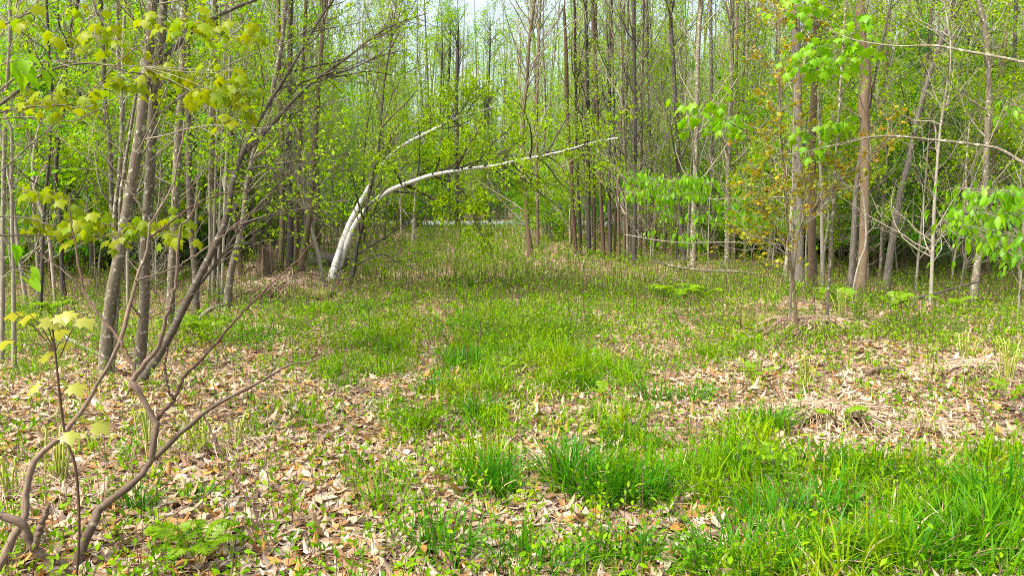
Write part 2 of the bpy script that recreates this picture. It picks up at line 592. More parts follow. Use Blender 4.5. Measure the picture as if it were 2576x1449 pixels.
LI = [(250, 1280, 1.1, .6, .75), (700, 1340, .5, .25, .5), (1080, 775, .7, 1.0, .6), (1120, 865, .14, 1.0, .9), (1130, 1290, .2, .3, .3), (2330, 1000, 1.0, .8, .8),
      (2120, 1060, .5, .4, .6), (1600, 880, .4, .5, .6), (1780, 800, .6, .8, .5), (150, 1000, 1.2, 1.0, .5), (400, 1050, .8, .6, .5), (1350, 1130, .2, .3, .6),
      (1340, 1270, .12, .25, .7), (1550, 1340, .4, .10, .6), (1010, 1010, .2, .5, .4), (2300, 830, 1.5, 1.2, .3), (900, 1300, .35, .3, .45)]
LI += [(2000, 1330, .25, .12, .6), (2150, 1130, .4, .2, .5), (1900, 1420, .3, .1, .5), (2250, 1280, .25, .15, .4), (1680, 1385, .3, .12, .5), (1750, 1075, .4, .2, .4), (1980, 1170, .2, .1, .4), (700, 740, 1.6, 1.2, .7), (2400, 880, .8, .8, .4), (1450, 880, .25, .4, .4), (1340, 950, .25, .4, .4),
       (1000, 700, 1.5, 2.2, .45), (1050, 650, 1.4, 4, .3), (1480, 655, 2, 3, .3), (1600, 700, 1.4, 1.4, .3), (1300, 745, .5, .8, .45), (1510, 800, .5, .5, .45), (700, 900, .8, .8, .3), (560, 1000, .8, .5, .4), (820, 1110, .5, .4, .4), (1260, 690, .4, 1, .3), (1330, 1040, .3, .3, .4), (1700, 1010, .5, .4, .3), (1780, 1330, .3, .15, .3)]
GRW = [(*on_ground(a, b)[:2], c, d, s) for a, b, c, d, s in GR]
LIW = [(*on_ground(a, b)[:2], c, d, s) for a, b, c, d, s in LI]


def grass_amount(x, y):
    gsum = 0.20 + .15 * sstep(6, 16, y) + 0.55 * (vnoise(x, y, 0.9, 11) - .45) + 1.0 * (vnoise(x, y, 0.26, 12) - .5)
    for ax, ay, rx, ry, s in GRW:
        gsum = gsum + .5 * s * np.exp(-((x - ax) / rx / 1.25) ** 2 - ((y - ay) / ry / 1.25) ** 2)
    for ax, ay, rx, ry, s in LIW:
        gsum = gsum - s * np.exp(-((x - ax) / rx) ** 2 - ((y - ay) / ry) ** 2)
    xc = np.interp(y, [3, 5, 8, 15, 30, 48], [.4, .1, -.25, -.7, -1.75, -2.7])
    dx = np.abs(x - xc)
    gsum = gsum + sstep(4.5, 9, y) * (.50 * np.exp(-(dx / (1.3 + .035 * y)) ** 2) - (1.0 * np.exp(-((x - xc + .68) / .2) ** 2) + .35 * np.exp(-((x - xc - .68) / .2) ** 2)) * (1 - sstep(24, 36, y)))
    woods = np.maximum(sstep(4.0, 7.0, -x - 0.2 * np.maximum(0, 9 - y)), sstep(5.0, 8, x - 0.1 * (y < 0)))
    return np.clip(gsum - 0.22 * woods * (1 - .5 * sstep(5, 8, x)), 0, 1.25)


def scatter(rng, n, y0, y1, power=1.0, xpad=1.08):
    """points spread over the visible wedge of ground, denser towards the near edge for power > 1"""
    u = rng.random(n)
    y = y0 + (y1 - y0) * u ** power
    half = (CX / FPX) * xpad * (y + 0.3) + 0.25
    x = rng.uniform(-1, 1, n) * half
    return x, y


def pts(x, y, dz=0.0):
    return np.stack([x, y, H(x, y) + dz], 1)


# dead leaves
rng = np.random.default_rng(21)
mb = MB()
for n, y0, y1, T, s0, s1 in ((34000, 2.7, 8, OVAL, .035, .108), (40000, 8, 18, OVAL, .035, .085), (16000, 18, 45, DIAMOND, .06, .12)):
    x, y = scatter(rng, n, y0, y1, 1.25)
    keep = rng.random(n) < np.clip(1.12 - 0.8 * grass_amount(x, y), .12, 1)
    x, y = x[keep], y[keep]
    n = len(x)
    az = rng.uniform(0, 2 * PI, n)
    d = np.stack([np.cos(az), np.sin(az), rng.normal(0, .10, n)], 1)
    nr = np.stack([rng.normal(0, .3, n), rng.normal(0, .3, n), np.ones(n)], 1)
    leaves(mb, T, pts(x, y, rng.uniform(.004, .045, n)[:]), d, nr, (s0 + (s1 - s0) * rng.random(n) ** 1.7) * 1.15, curl=rng.normal(0, 1.7, n))
tag(mb.build("fallen_leaves", LM['litter']), "curled tan and orange dead leaves covering the clearing floor", "dead leaves", kind="stuff")

# grass
mb = MB()
for n, y0, y1, segs, wmul in ((62000, 2.6, 7, 5, 2.1), (150000, 7, 16, 3, 1.6), (150000, 16, 50, 2, 3.0)):
    x, y = scatter(rng, n, y0, y1, 1.15)
    ga = grass_amount(x, y)
    keep = rng.random(n) < ga ** 1.9 * (1.1 if y0 < 16 else .9)
    x, y, ga = x[keep], y[keep], ga[keep]
    n = len(x)
    cl = vnoise(x, y, .35, 31)
    h = (.06 + .27 * np.clip(ga, 0, 1) * (.25 + 1.1 * cl)) * rng.uniform(.45, 1.3, n) * (1 - .35 * sstep(7, 14, y))
    az = vnoise(x, y, .3, 33) * 12 + rng.normal(0, .9, n)
    w_, be, tw = (.0035 + .0035 * rng.random(n)) * wmul, np.clip(rng.normal(.75, .4, n), .05, 1.6), rng.normal(0, .8, n)
    q_ = pts(x, y, -.005)
    dead = rng.random(n) < .13
    blades(mb, q_[~dead], h[~dead], w_[~dead], az[~dead], be[~dead], segs, tw[~dead])
    blades(mb, q_[dead], h[dead] * .9, w_[dead] * .8, az[dead], be[dead] + .5, segs, tw[dead], mat=1)
tag(mb.build("grass", [LM['grass'], LM['straw']]), "short bright green grass growing through the dead leaves", "grass", kind="stuff")

# low leafy ground plants
mb = MB()
for n, y0, y1, ls, k in ((3200, 2.7, 8, .036, 8), (20000, 8, 20, .040, 8), (22000, 20, 50, .065, 7)):
    x, y = scatter(rng, n, y0, y1, 1.1)
    keep = rng.random(n) < .35 + .65 * vnoise(x, y, 1.3, 41)
    x, y = x[keep], y[keep]
    n = len(x)
    hh = rng.uniform(.08, .30, n) * (1 + .5 * (y > 12))
    b = pts(x, y)
    tip = b + np.stack([rng.normal(0, .04, n), rng.normal(0, .04, n), hh], 1)
    P = np.stack([b, (b + tip) / 2 + rng.normal(0, .008, (n, 3)), tip], 1)
    tubes(mb, P, np.full((n, 3), .0016) * (1 + (y[:, None] > 12) * 1.2), 3, mat=1)
    p_, d_, n_ = leaf_spots(rng, P, k, .3, .02, .1, 1.2)
    leaves(mb, OVAL if y0 < 20 else DIAMOND, p_, d_, n_, ls * rng.uniform(.6, 1.3, len(p_)))
tag(mb.build("ground_plants", [LM['forb'], BK['red']]), "low leafy seedlings on thin reddish stems covering the floor", "ground plants", kind="stuff")

# dead stalks and twigs lying about
mb = MB()
for n, y0, y1, r in ((6000, 2.7, 9, .0018), (5000, 9, 24, .0035)):
    x, y = scatter(rng, n, y0, y1, 1.1)
    az = rng.uniform(0, PI * 2, n)
    ln = rng.uniform(.12, .55, n)
    dx, dy = np.cos(az) * ln, np.sin(az) * ln
    P = np.stack([pts(x, y, rng.uniform(.0, .03, n)), pts(x + dx * .5 + rng.normal(0, .03, n), y + dy * .5 + rng.normal(0, .03, n), rng.uniform(.01, .06, n)),
                  pts(x + dx, y + dy, rng.uniform(.0, .05, n))], 1)
    tubes(mb, P, np.outer(r * rng.uniform(.5, 1.8, n), [1, .9, .6]), 3)
for n, y0, y1, r in ((500, 3.2, 9, .0017), (4500, 9, 46, .0038)):      # standing dead stalks
    x, y = scatter(rng, n, y0, y1, 1.1)
    hh = rng.uniform(.12, .45, n)
    b = pts(x, y)
    tip = b + np.stack([rng.normal(0, .08, n), rng.normal(0, .08, n), hh], 1)
    P = np.stack([b, (b + tip) / 2 + rng.normal(0, .012, (n, 3)), tip], 1)
    tubes(mb, P, np.outer(r * rng.uniform(.6, 1.4, n), [1, .8, .5]), 3, mat=1)
tag(mb.build("twig_litter", [LM['straw'], BK['red']]), "straw coloured dead stalks and twigs strewn over the floor", "twigs", kind="stuff")


# ------------------------------------------------------------------ trees drawn along the photograph's trunks
def to_world(path, Y, dY=0.0):
    """path [(px,py,w)...] -> points and radii at depth Y, drifting by dY to the last point"""
    n = len(path)
    P, RR = [], []
    for k, (px, py, w) in enumerate(path):
        yy = Y + dY * k / max(n - 1, 1)
        p = at(px, py, yy)
        P.append(p)
        RR.append(w * 0.5 / FPX * np.linalg.norm(p - EYE) * 0.85)
    return np.array(P), np.array(RR)


def trunk_line(path, dY=0.0, ext=4.0, Y=None, n=None):
    base = on_ground(path[0][0], path[0][1])
    if Y is None:
        Y = base[1]
    P, RR = to_world(path, Y, dY)
    P[0, 2] = min(P[0, 2], float(H(P[0, 0], P[0, 1])))
    P = np.vstack([P[0] - [0, 0, .12], P])
    RR = np.concatenate([[RR[0] * 1.55], RR])
    RR[1] *= 1.18
    if ext > 0:
        d = unit(P[-1] - P[-2])
        for k in range(1, 4):
            d = unit(d + [0, 0, .25])
            P = np.vstack([P, P[-1] + d * ext / 3])
            RR = np.append(RR, RR[-1] * (1 - .28 * k))
    n = n or max(14, 3 * len(P))
    L = np.concatenate([[0], np.cumsum(np.linalg.norm(np.diff(P, axis=0), axis=1))])
    S = spline(np.column_stack([P, RR]), n)
    S[:, 3] = np.maximum(S[:, 3], .004)
    return S[:, :3], S[:, 3]


HEROES = []
LEAFY = 2.4


def tree(name, label, path, bark='grey', leaf='spring', cat='tree', dY=0.0, ext=4.0, b1=14, len1=1.5, t0=.3, ang=48, up1=.10, b2=5, len2=.6,
         per=5, ls=.05, twig=None, T=DIAMOND, limbs=(), limb_twigs=True, group=None, Y=None, sides=10, seed=None, bias=None, b3=0, flat=0.0, lm=False, jit=.05):
    rng = np.random.default_rng(seed if seed is not None else int(abs(path[0][0]) * 13 + path[0][1] * 7))
    P, RR = trunk_line(path, dY, ext, Y)
    origin = np.array([P[0, 0], P[0, 1], float(H(P[0, 0], P[0, 1]))])
    root = thing(name, label, cat, origin, group)
    tm = MB()
    tubes(tm, P[None], RR[None], sides, rough=.14, seed=1)
    br = MB() if per and leaf else tm
    k0 = 0 if per and leaf else 1
    lines, rads = [], []
    for lp in limbs:
        q, r = to_world(lp['path'], lp.get('Y', P[:, 1].mean()), lp.get('dY', 0.0))
        S = spline(np.column_stack([q, r]), 18)
        lines.append(S[:, :3])
        rads.append(np.maximum(S[:, 3], .002))
    twm = BK[twig or ('twigdark' if bark in ('dark', 'cherry', 'ridged') else 'twig')]
    for l_, r_ in zip(lines, rads):
        lb = MB()
        tubes(lb, l_[None], r_[None], 7, rough=.1)
        lb.build("limb", BK[bark], root, origin=origin)
    par_P, par_R = P[None, 1:], RR[None, 1:]
    A, Ar = sprout(rng, par_P, par_R, [int(b1 * 1.5)], t0 * .8, .98, ang, len1, (.006 + .003 * len1) if P[0, 1] < 12 else (.010 + .005 * len1), 7, up1, .14, .45, bias=bias, flat=flat)
    twigs = [A]
    tr = [Ar]
    if lines and limb_twigs:
        LP, LR = np.array(lines), np.array(rads)
        A2, A2r = sprout(rng, LP, LR, max(3, int(b1 * .6)), .2, .98, 38, len1 * .6, .008, 7, up1, .14, .4, bias=bias, flat=flat)
        twigs.append(A2)
        tr.append(A2r)
    A, Ar = np.concatenate(twigs), np.concatenate(tr)
    C, Cr = sprout(rng, A, Ar, b2, .2, 1.0, 42, len2, .004, 5, up1 * .6, .2, .3, flat=flat)
    Ar, Cr = Ar * (.85 if P[0, 1] < 11 else 1.25), Cr * np.clip(P[0, 1] / 12, .7, 1.7)
    tubes(br, A, Ar, 4, mat=k0)
    tubes(br, C, Cr, 3, mat=k0)
    if b3:
        D, Dr = sprout(rng, C, Cr, b3, .3, 1.0, 40, len2 * .5, .0025, 4, 0, .2, .3)
        tubes(br, D, Dr, 3, mat=k0)
        C = np.concatenate([C, np.stack([D[:, 0], D[:, 0] * .75 + D[:, 1] * .25, D[:, 1], D[:, 2], D[:, 3]], 1)]) if len(D) else C
    tm.build("trunk", [BK[bark], twm], root, origin=origin)
    if per and leaf:
        p_, d_, n_ = leaf_spots(rng, C, per * LEAFY, .3, jit, .45, 1.2, .6)
        leaves(br, T, p_, d_, n_, ls * rng.uniform(.55, 1.35, len(p_)), mat=1)
        br.build("crown", [twm, LM[leaf]], root, origin=origin)
    HEROES.append((project(origin)[0], origin[1], root))
    return root


# ---- left group
tree("maple_tree", "pale grey slim trunk at the far left edge, straight", [(4, 916, 11), (6, 792, 10), (8, 515, 10), (13, 302, 9), (18, 213, 9), (24, 107, 8), (25, 0, 8)], 'pale', 'spring', b1=9, len1=1.2)
tree("maple_tree", "slim pale trunk with an S bend, second from the left edge", [(36, 927, 11), (34, 721, 9), (30, 543, 8), (29, 420, 8), (30, 338, 8), (18, 305, 7), (12, 270, 5)], 'pale', 'spring', b1=8, len1=1.0, ext=.4)
tree("cherry_tree", "thin dark wavy trunk left of the pale lichen-spotted one", [(101, 803, 9), (107, 650, 8), (110, 543, 8), (124, 391, 7), (130, 249, 7), (123, 142, 7), (117, 0, 6)], 'dark', 'spring', b1=14)
tree("cherry_tree", "dark thin trunk with a black knot halfway up", [(163, 767, 12), (156, 680, 10), (153, 560, 9), (140, 444, 9), (151, 338, 9), (162, 267, 8), (165, 178, 8), (174, 89, 9), (197, 0, 8)], 'dark', 'spring', b1=14)
tree("birch_sapling", "crooked whitish lichen-spotted stem leaning right at the top", [(140, 764, 8), (123, 596, 8), (96, 508, 8), (85, 462, 8), (85, 391, 8), (105, 302, 7), (156, 199, 6), (188, 124, 5)], 'pale', 'spring', ext=1.5, b1=10)
tree("maple_tree", "grey trunk leaning in behind the two thick left trunks", [(300, 775, 11), (290, 640, 11), (281, 515, 11), (276, 356, 11), (263, 267, 11), (260, 178, 12), (256, 89, 12), (251, 0, 13)], 'grey', 'spring', b1=12)
tree("maple_tree", "grey thin trunk just left of the thickest left trunk", [(296, 790, 10), (288, 600, 10), (290, 515, 10), (302, 427, 10), (306, 284, 10), (297, 142, 10), (295, 0, 9)], 'grey', 'spring', b1=12)
tree("maple_tree", "thin grey trunk visible between the two thick left trunks", [(322, 780, 8), (320, 600, 8), (313, 462, 8), (311, 320, 8), (309, 142, 8), (315, 0, 8)], 'pale', 'spring', b1=10)
tree("maple_tree", "thickest grey trunk of the left group, leaning gently right", [(265, 948, 30), (270, 828, 29), (284, 721, 29), (306, 614, 28), (325, 500, 27), (340, 409, 26), (356, 302, 25), (366, 196, 25), (377, 107, 24), (382, 0, 23)], 'grey', 'yellow', b1=12, len1=2.0, t0=.45, ls=.06, per=4,
     limbs=[dict(path=[(284, 940, 9), (300, 700, 8), (302, 515, 8), (313, 427, 8), (338, 267, 7), (356, 160, 6), (373, 36, 5)], dY=.15)])
tree("maple_tree", "thick pale grey trunk with a cut knot and one long limb rising right", [(350, 934, 29), (356, 863, 27), (363, 756, 26), (364, 650, 26), (373, 515, 25), (382, 356, 24), (386, 249, 23), (395, 178, 23), (407, 89, 21), (411, 0, 20)], 'grey', 'yellow', b1=10, len1=2.0, t0=.45, per=4,
     limbs=[dict(path=[(394, 168, 15), (444, 117, 14), (475, 85, 13), (532, 50, 11), (589, 21, 10), (642, 0, 9), (700, -25, 6)], dY=.5)])
tree("maple_tree", "straight grey lichen-flecked trunk left of the dark cherry", [(420, 850, 24), (427, 792, 23), (434, 650, 21), (441, 515, 20), (450, 320, 20), (459, 213, 19), (459, 107, 19), (462, 0, 18)], 'grey', 'spring', b1=14, t0=.4)
tree("cherry_tree", "dark banded cherry trunk standing upright in the left group", [(494, 799, 17), (491, 685, 16), (480, 579, 16), (476, 472, 16), (475, 391, 15), (473, 249, 14), (471, 89, 12), (469, 0, 11)], 'cherry', 'spring', b1=14, t0=.4)
tree("cherry_tree", "dark leaning cherry whose forked limbs arch right over the clearing",
     [(348, 970, 24), (391, 906, 22), (427, 845, 21), (473, 752, 20), (511, 678, 19), (546, 607, 18), (571, 543, 17), (582, 472, 16), (591, 440, 16), (607, 391, 15), (628, 348, 12), (646, 313, 11), (671, 270, 10), (699, 224, 9), (731, 174, 8), (770, 107, 7), (810, 40, 6), (840, 0, 5)],
     'cherry', 'yellow', dY=1.2, ext=1.2, b1=26, len1=1.1, t0=.45, ang=34, up1=.05, bias=(1.0, 0, .2), b2=4, len2=.5, per=1.6, ls=.045, jit=.03,
     limbs=[dict(path=[(607, 391, 14), (642, 359, 12), (678, 320, 11), (713, 281, 10), (749, 242, 9), (795, 199, 8), (838, 171, 7), (891, 132, 6), (944, 89, 5), (1010, 55, 4), (1075, 35, 2)], Y=7.3, dY=.6),
            dict(path=[(699, 224, 7), (713, 220, 6), (749, 213, 6), (795, 196, 5), (850, 185, 5), (905, 165, 4), (960, 140, 3), (1030, 125, 2)], Y=7.5, dY=.5),
            dict(path=[(740, 180, 6), (800, 165, 5), (860, 150, 4), (920, 110, 3), (985, 60, 2), (1030, 20, 2)], Y=7.6, dY=.5),
            dict(path=[(598, 437, 6), (642, 423, 6), (713, 412, 5), (785, 398, 4), (856, 391, 3), (944, 373, 2)], Y=7.2, dY=.3),
            dict(path=[(795, 196, 5), (860, 192, 4), (930, 180, 3), (1000, 190, 2), (1060, 165, 2)], Y=7.6, dY=.4),
            dict(path=[(560, 590, 6), (607, 564, 6), (657, 547, 5), (713, 532, 4), (767, 525, 4), (817, 511, 3), (880, 505, 2)], Y=7.0, dY=-.3),
            dict(path=[(470, 755, 10), (510, 705, 9), (564, 636, 8), (600, 580, 5), (650, 520, 4), (720, 440, 3), (800, 380, 2)], Y=6.9, dY=.2)])
tree("maple_tree", "mossy grey trunk behind the leaning cherry, flared at the root", [(571, 781, 22), (578, 703, 19), (589, 650, 18), (603, 596, 17), (614, 543, 16), (620, 472, 15), (642, 373, 14), (671, 295, 13), (689, 213, 13), (703, 142, 13), (713, 71, 12), (720, 0, 12)], 'grey', 'spring', b1=16, t0=.4)
for i, (bx, by, tx, w) in enumerate(((525, 750, 530, 8), (535, 755, 548, 8), (547, 762, 562, 7), (558, 770, 575, 8))):
    tree("maple_sapling", "thin grey stem, %s of four bundled beside the mossy grey trunk" % ("leftmost", "second from the left", "third from the left", "rightmost")[i],
         [(bx, by, w), (bx + 3, by - 120, w - 1), ((bx + tx) / 2, 480, w - 1), (tx, 250, w - 2), (tx + 6, 0, w - 3)], 'pale', 'spring', b1=8, len1=.9, group="bundled thin stems beside the mossy trunk", ext=2)
tree("maple_tree", "upright grey-brown trunk seen behind the leaning cherry", [(540, 748, 15), (538, 620, 14), (536, 515, 14), (536, 320, 14), (543, 142, 13), (541, 0, 12)], 'brown', 'spring', b1=14)
tree("maple_tree", "straight brown trunk between leaning cherry and rotten stump", [(607, 690, 14), (600, 600, 13), (590, 515, 13), (577, 213, 12), (575, 0, 11)], 'brown', 'spring', b1=14)
tree("maple_tree", "brown trunk, leftmost of the four above the rotten stump", [(706, 682, 16), (710, 579, 15), (710, 472, 15), (710, 356, 14), (703, 249, 13), (700, 0, 11)], 'brown', 'spring', b1=16)
tree("maple_tree", "brown trunk pitted with dark holes above the rotten stump", [(728, 682, 18), (731, 579, 16), (728, 472, 16), (726, 320, 15), (728, 213, 14), (731, 0, 12)], 'dark', 'spring', b1=16)
tree("maple_tree", "thin brown trunk squeezed right of the hole-pitted trunk", [(744, 671, 12), (747, 560, 11), (750, 472, 11), (756, 356, 11), (760, 213, 10), (770, 0, 9)], 'brown', 'spring', b1=14)
tree("maple_tree", "wide brown trunk leaning right, nearest left of the white birches", [(756, 692, 23), (770, 596, 19), (779, 543, 17), (785, 472, 16), (792, 356, 15), (802, 213, 13), (810, 107, 12), (817, 0, 11)], 'brown', 'spring', b1=16)
tree("dead_sapling", "pale dead stem leaning left beside the white birches", [(810, 692, 11), (799, 632, 11), (785, 579, 9), (760, 493, 7), (745, 440, 4)], 'pale', None, ext=.4, b1=5, len1=.6, per=0)

# ---- the two birches
tree("white_birch", "white birch leaning right, the upper steeper stem of the pair", [(833, 703, 20), (851, 640, 18), (872, 580, 17), (895, 532, 15), (915, 495, 14), (938, 453, 13), (957, 420, 12), (975, 400, 11), (1012, 368, 10), (1058, 343, 9), (1107, 318, 7), (1143, 300, 6), (1190, 285, 5), (1240, 270, 3)],
     'birch', 'yellow', dY=1.0, ext=0, b1=16, len1=1.3, t0=.45, ang=38, up1=.08, b2=8, len2=.65, per=8, ls=.06, twig='twigdark', sides=12, bias=(.4, 0, .5))
tree("white_birch", "white birch bowed low across the clearing almost to horizontal", [(843, 698, 19), (863, 640, 18), (888, 577, 17), (915, 535, 16), (943, 507, 15), (976, 482, 14), (1008, 468, 13), (1037, 457, 12), (1079, 443, 11), (1136, 432, 10), (1193, 423, 9), (1243, 418, 9), (1303, 404, 8), (1341, 397, 7), (1395, 386, 6), (1448, 372, 5), (1501, 357, 4), (1555, 347, 3)],
     'birch', 'yellow', dY=-1.5, ext=0, b1=34, len1=1.8, t0=.4, ang=58, up1=-.01, b2=9, len2=.65, per=8, ls=.06, twig='twigdark', sides=12, bias=(.5, 0, .1))
tree("dark_sapling", "dark slender sapling crossing in front of the white birches", [(877, 724, 14), (891, 674, 13), (898, 620, 12), (909, 578, 12), (923, 514, 10), (937, 443, 9), (951, 389, 8), (959, 300, 6), (968, 200, 5), (985, 100, 4)], 'dark', 'spring', ext=1, b1=22, len1=1.6, t0=.3, ang=40, b2=5, per=5, bias=(.4, 0, .4),
     limbs=[dict(path=[(893, 668, 6), (930, 650, 5), (966, 640, 4), (1000, 660, 3), (1040, 672, 2)]), dict(path=[(840, 690, 4), (900, 640, 4), (966, 599, 4), (1037, 549, 3), (1087, 507, 2)])])
tree("dead_sapling", "pale bundle-like dead stub standing left of the path's far end", [(1038, 622, 10), (1041, 560, 9), (1045, 480, 6)], 'pale', None, ext=.3, b1=5, len1=1.2, ang=15, per=0)
for i, (bx, by, w) in enumerate(((1112, 560, 8), (1131, 558, 10), (1151, 567, 13), (1232, 561, 8))):
    tree("roadside_tree", ("slim dark tree by the road, leftmost of three at the path's end", "dark middle tree of three at the path's far end", "stoutest dark tree at the path's far end by the road", "lone slim dark tree right of the path's far end")[i],
         [(bx, by, w), (bx - 2, by - 120, w - 1), (bx - 4, by - 300, w - 2), (bx, by - 420, w - 3)], 'dark', 'spring', ext=3, b1=26, len1=2.6, t0=.25, b2=7, len2=1.1, per=5, ls=.09)

# ---- right of the clearing
tree("maple_tree", "tall brown tree at the clearing's right edge with fan of ascending twigs", [(1335, 649, 19), (1330, 600, 16), (1325, 549, 14), (1318, 443, 13), (1316, 300, 11), (1326, 200, 9), (1332, 100, 8), (1345, 0, 6)], 'brown', 'spring', b1=44, len1=3.0, ang=28, up1=.08, t0=.3, b2=6, len2=.9, per=1.6, ext=3)
tree("maple_tree", "slim brown trunk just right of the fan-twigged tree", [(1353, 625, 10), (1352, 500, 9), (1350, 300, 8), (1356, 100, 7), (1360, 0, 6)], 'brown', 'spring', b1=24, len1=2.2, ang=30, per=2)
tree("leaning_sapling", "thin pale bare sapling leaning left over the path", [(1371, 622, 6), (1330, 575, 6), (1286, 532, 5), (1246, 485, 4), (1225, 440, 3)], 'pale', None, ext=0, b1=10, len1=.8, per=0)
R1 = [("dead_snag", "reddish-brown snapped dead trunk with its top broken off", [(1450, 645, 11), (1441, 532, 10), (1436, 407, 10), (1428, 300, 9), (1425, 150, 9), (1419, 25, 7)], 'red', None),
      ("maple_tree", "thin dark trunk hugging the reddish snapped snag", [(1462, 642, 8), (1455, 478, 7), (1450, 300, 7), (1445, 0, 6)], 'dark', 'spring'),
      ("maple_tree", "straight dark trunk, second right of the reddish snapped snag", [(1482, 645, 12), (1480, 514, 11), (1480, 300, 10), (1476, 150, 10), (1473, 0, 9)], 'dark', 'spring'),
      ("maple_tree", "slim grey-brown trunk right beside the straight dark trunk", [(1496, 642, 7), (1494, 460, 7), (1495, 300, 7), (1500, 0, 6)], 'brown', 'spring'),
      ("maple_tree", "reddish-brown trunk leaning slightly left, with peeling patches", [(1519, 649, 11), (1512, 514, 10), (1507, 407, 10), (1503, 300, 9), (1495, 100, 9), (1490, 0, 8)], 'red', 'spring'),
      ("maple_tree", "upright dark-brown trunk left of the thin stem cluster", [(1535, 656, 10), (1533, 478, 9), (1533, 300, 9), (1536, 0, 7)], 'dark', 'spring'),
      ("maple_sapling", "thin brown stem, leftmost in the cluster by the black trunk", [(1545, 655, 7), (1549, 500, 7), (1545, 300, 6), (1540, 50, 5)], 'brown', 'spring'),
      ("maple_sapling", "thin brown stem, second in the cluster by the black trunk", [(1558, 660, 7), (1556, 500, 7), (1562, 300, 6), (1570, 50, 5)], 'brown', 'spring'),
      ("maple_sapling", "thin brown stem, third in the cluster by the black trunk", [(1570, 662, 8), (1572, 500, 7), (1575, 300, 6), (1580, 50, 5)], 'brown', 'spring'),
      ("maple_sapling", "thin greyish stem touching the black trunk on its left", [(1580, 665, 8), (1576, 520, 8), (1568, 300, 7), (1560, 50, 6)], 'grey', 'spring'),
      ("cherry_tree", "black straight trunk, darkest in the right woods", [(1595, 670, 12), (1597, 514, 11), (1597, 407, 11), (1597, 300, 11), (1595, 100, 10), (1594, 0, 9)], 'dark', 'yellow'),
      ("maple_tree", "thin brown trunk right beside the black straight trunk", [(1613, 649, 7), (1613, 500, 7), (1615, 300, 6), (1620, 0, 5)], 'brown', 'spring'),
      ("maple_tree", "dark thin trunk leaning left, between black trunk and dark gnarled one", [(1651, 631, 9), (1640, 478, 8), (1636, 380, 8), (1630, 150, 7), (1628, 0, 6)], 'dark', 'spring'),
      ("cherry_tree", "dark gnarled trunk leaning left beside a grey-brown one", [(1722, 670, 13), (1711, 549, 12), (1707, 443, 11), (1702, 300, 11), (1690, 100, 10), (1685, 0, 9)], 'dark', 'yellow'),
      ("maple_tree", "grey-brown trunk leaning slightly right of the dark gnarled one", [(1743, 690, 18), (1745, 549, 15), (1750, 407, 14), (1752, 300, 13), (1757, 100, 12), (1765, 0, 11)], 'grey', 'yellow'),
      ("maple_tree", "slim grey trunk behind the drooping bright leaves", [(1802, 655, 10), (1791, 486, 9), (1790, 343, 9), (1788, 0, 8)], 'grey', 'spring'),
      ("maple_tree", "stout grey trunk behind the orange-leaved sapling's left branches", [(1829, 674, 16), (1831, 557, 14), (1832, 414, 13), (1840, 200, 12), (1842, 0, 11)], 'grey', 'yellow'),
      ("maple_tree", "brown thin trunk close right of a stout grey one", [(1843, 658, 9), (1846, 500, 9), (1850, 300, 8), (1856, 0, 7)], 'brown', 'spring'),
      ("cherry_tree", "thin blackish trunk left of a bluish-grey slim trunk", [(1858, 648, 8), (1864, 500, 7), (1868, 300, 7), (1876, 0, 6)], 'dark', 'spring'),
      ("maple_tree", "bluish-grey slim trunk left of the orange-leaved sapling", [(1875, 658, 9), (1873, 500, 8), (1876, 300, 8), (1880, 0, 7)], 'grey', 'spring')]
for nm, lb, path, bk, lf in R1:
    tree(nm, lb, path, bk, lf, b1=24 if lf else 8, len1=2.0, ang=36, t0=.28, b2=5, len2=.7, per=2.6 if lf else 0, ls=.055, ext=3 if lf else .1, up1=.09)
tree("oak_tree", "tall trunk, pale left half and ridged dark bark at right", [(2014, 745, 34), (2010, 700, 29), (2008, 592, 28), (2008, 468, 27), (2007, 343, 25), (2005, 200, 23), (2003, 100, 22), (2003, 0, 20)], 'ridged', 'yellow', b1=18, t0=.4, sides=14, per=3, ls=.06)
tree("maple_tree", "brown trunk partly hidden behind the ridged pale-and-dark trunk", [(2045, 736, 26), (2043, 640, 22), (2042, 592, 22), (2045, 300, 18), (2053, 150, 17), (2055, 0, 16)], 'brown', 'bright', b1=16, t0=.4, per=4, ls=.06)
tree("birch_sapling", "slim pale trunk right of the brown half-hidden one", [(2070, 728, 10), (2067, 521, 9), (2063, 380, 8), (2060, 200, 7), (2064, 0, 6)], 'pale', 'spring', b1=14)
tree("maple_tree", "stout brown trunk with slight kink, tallest brown one at right", [(2164, 756, 30), (2168, 690, 26), (2172, 628, 25), (2176, 486, 24), (2176, 343, 24), (2172, 260, 25), (2180, 200, 24), (2168, 100, 22), (2163, 0, 21)], 'brown', 'spring', b1=16, t0=.4, per=3, sides=12)
tree("maple_tree", "thinner ridged trunk pressed against the stout brown one", [(2139, 748, 17), (2148, 592, 15), (2153, 486, 14), (2164, 397, 11), (2190, 250, 8), (2230, 60, 6)], 'ridged', 'spring', b1=12)
tree("dead_sapling", "whitish curved bare stem in front of the stout brown trunk", [(2143, 768, 6), (2150, 710, 6), (2161, 663, 6), (2178, 610, 6), (2175, 521, 5), (2164, 468, 4)], 'pale', None, ext=.1, b1=4, len1=.4, per=0)
tree("maple_tree", "mid-sized grey-brown trunk right of the stout brown one", [(2200, 690, 11), (2203, 557, 10), (2210, 414, 10), (2217, 343, 9), (2228, 180, 8), (2240, 0, 7)], 'brown', 'spring', b1=16)
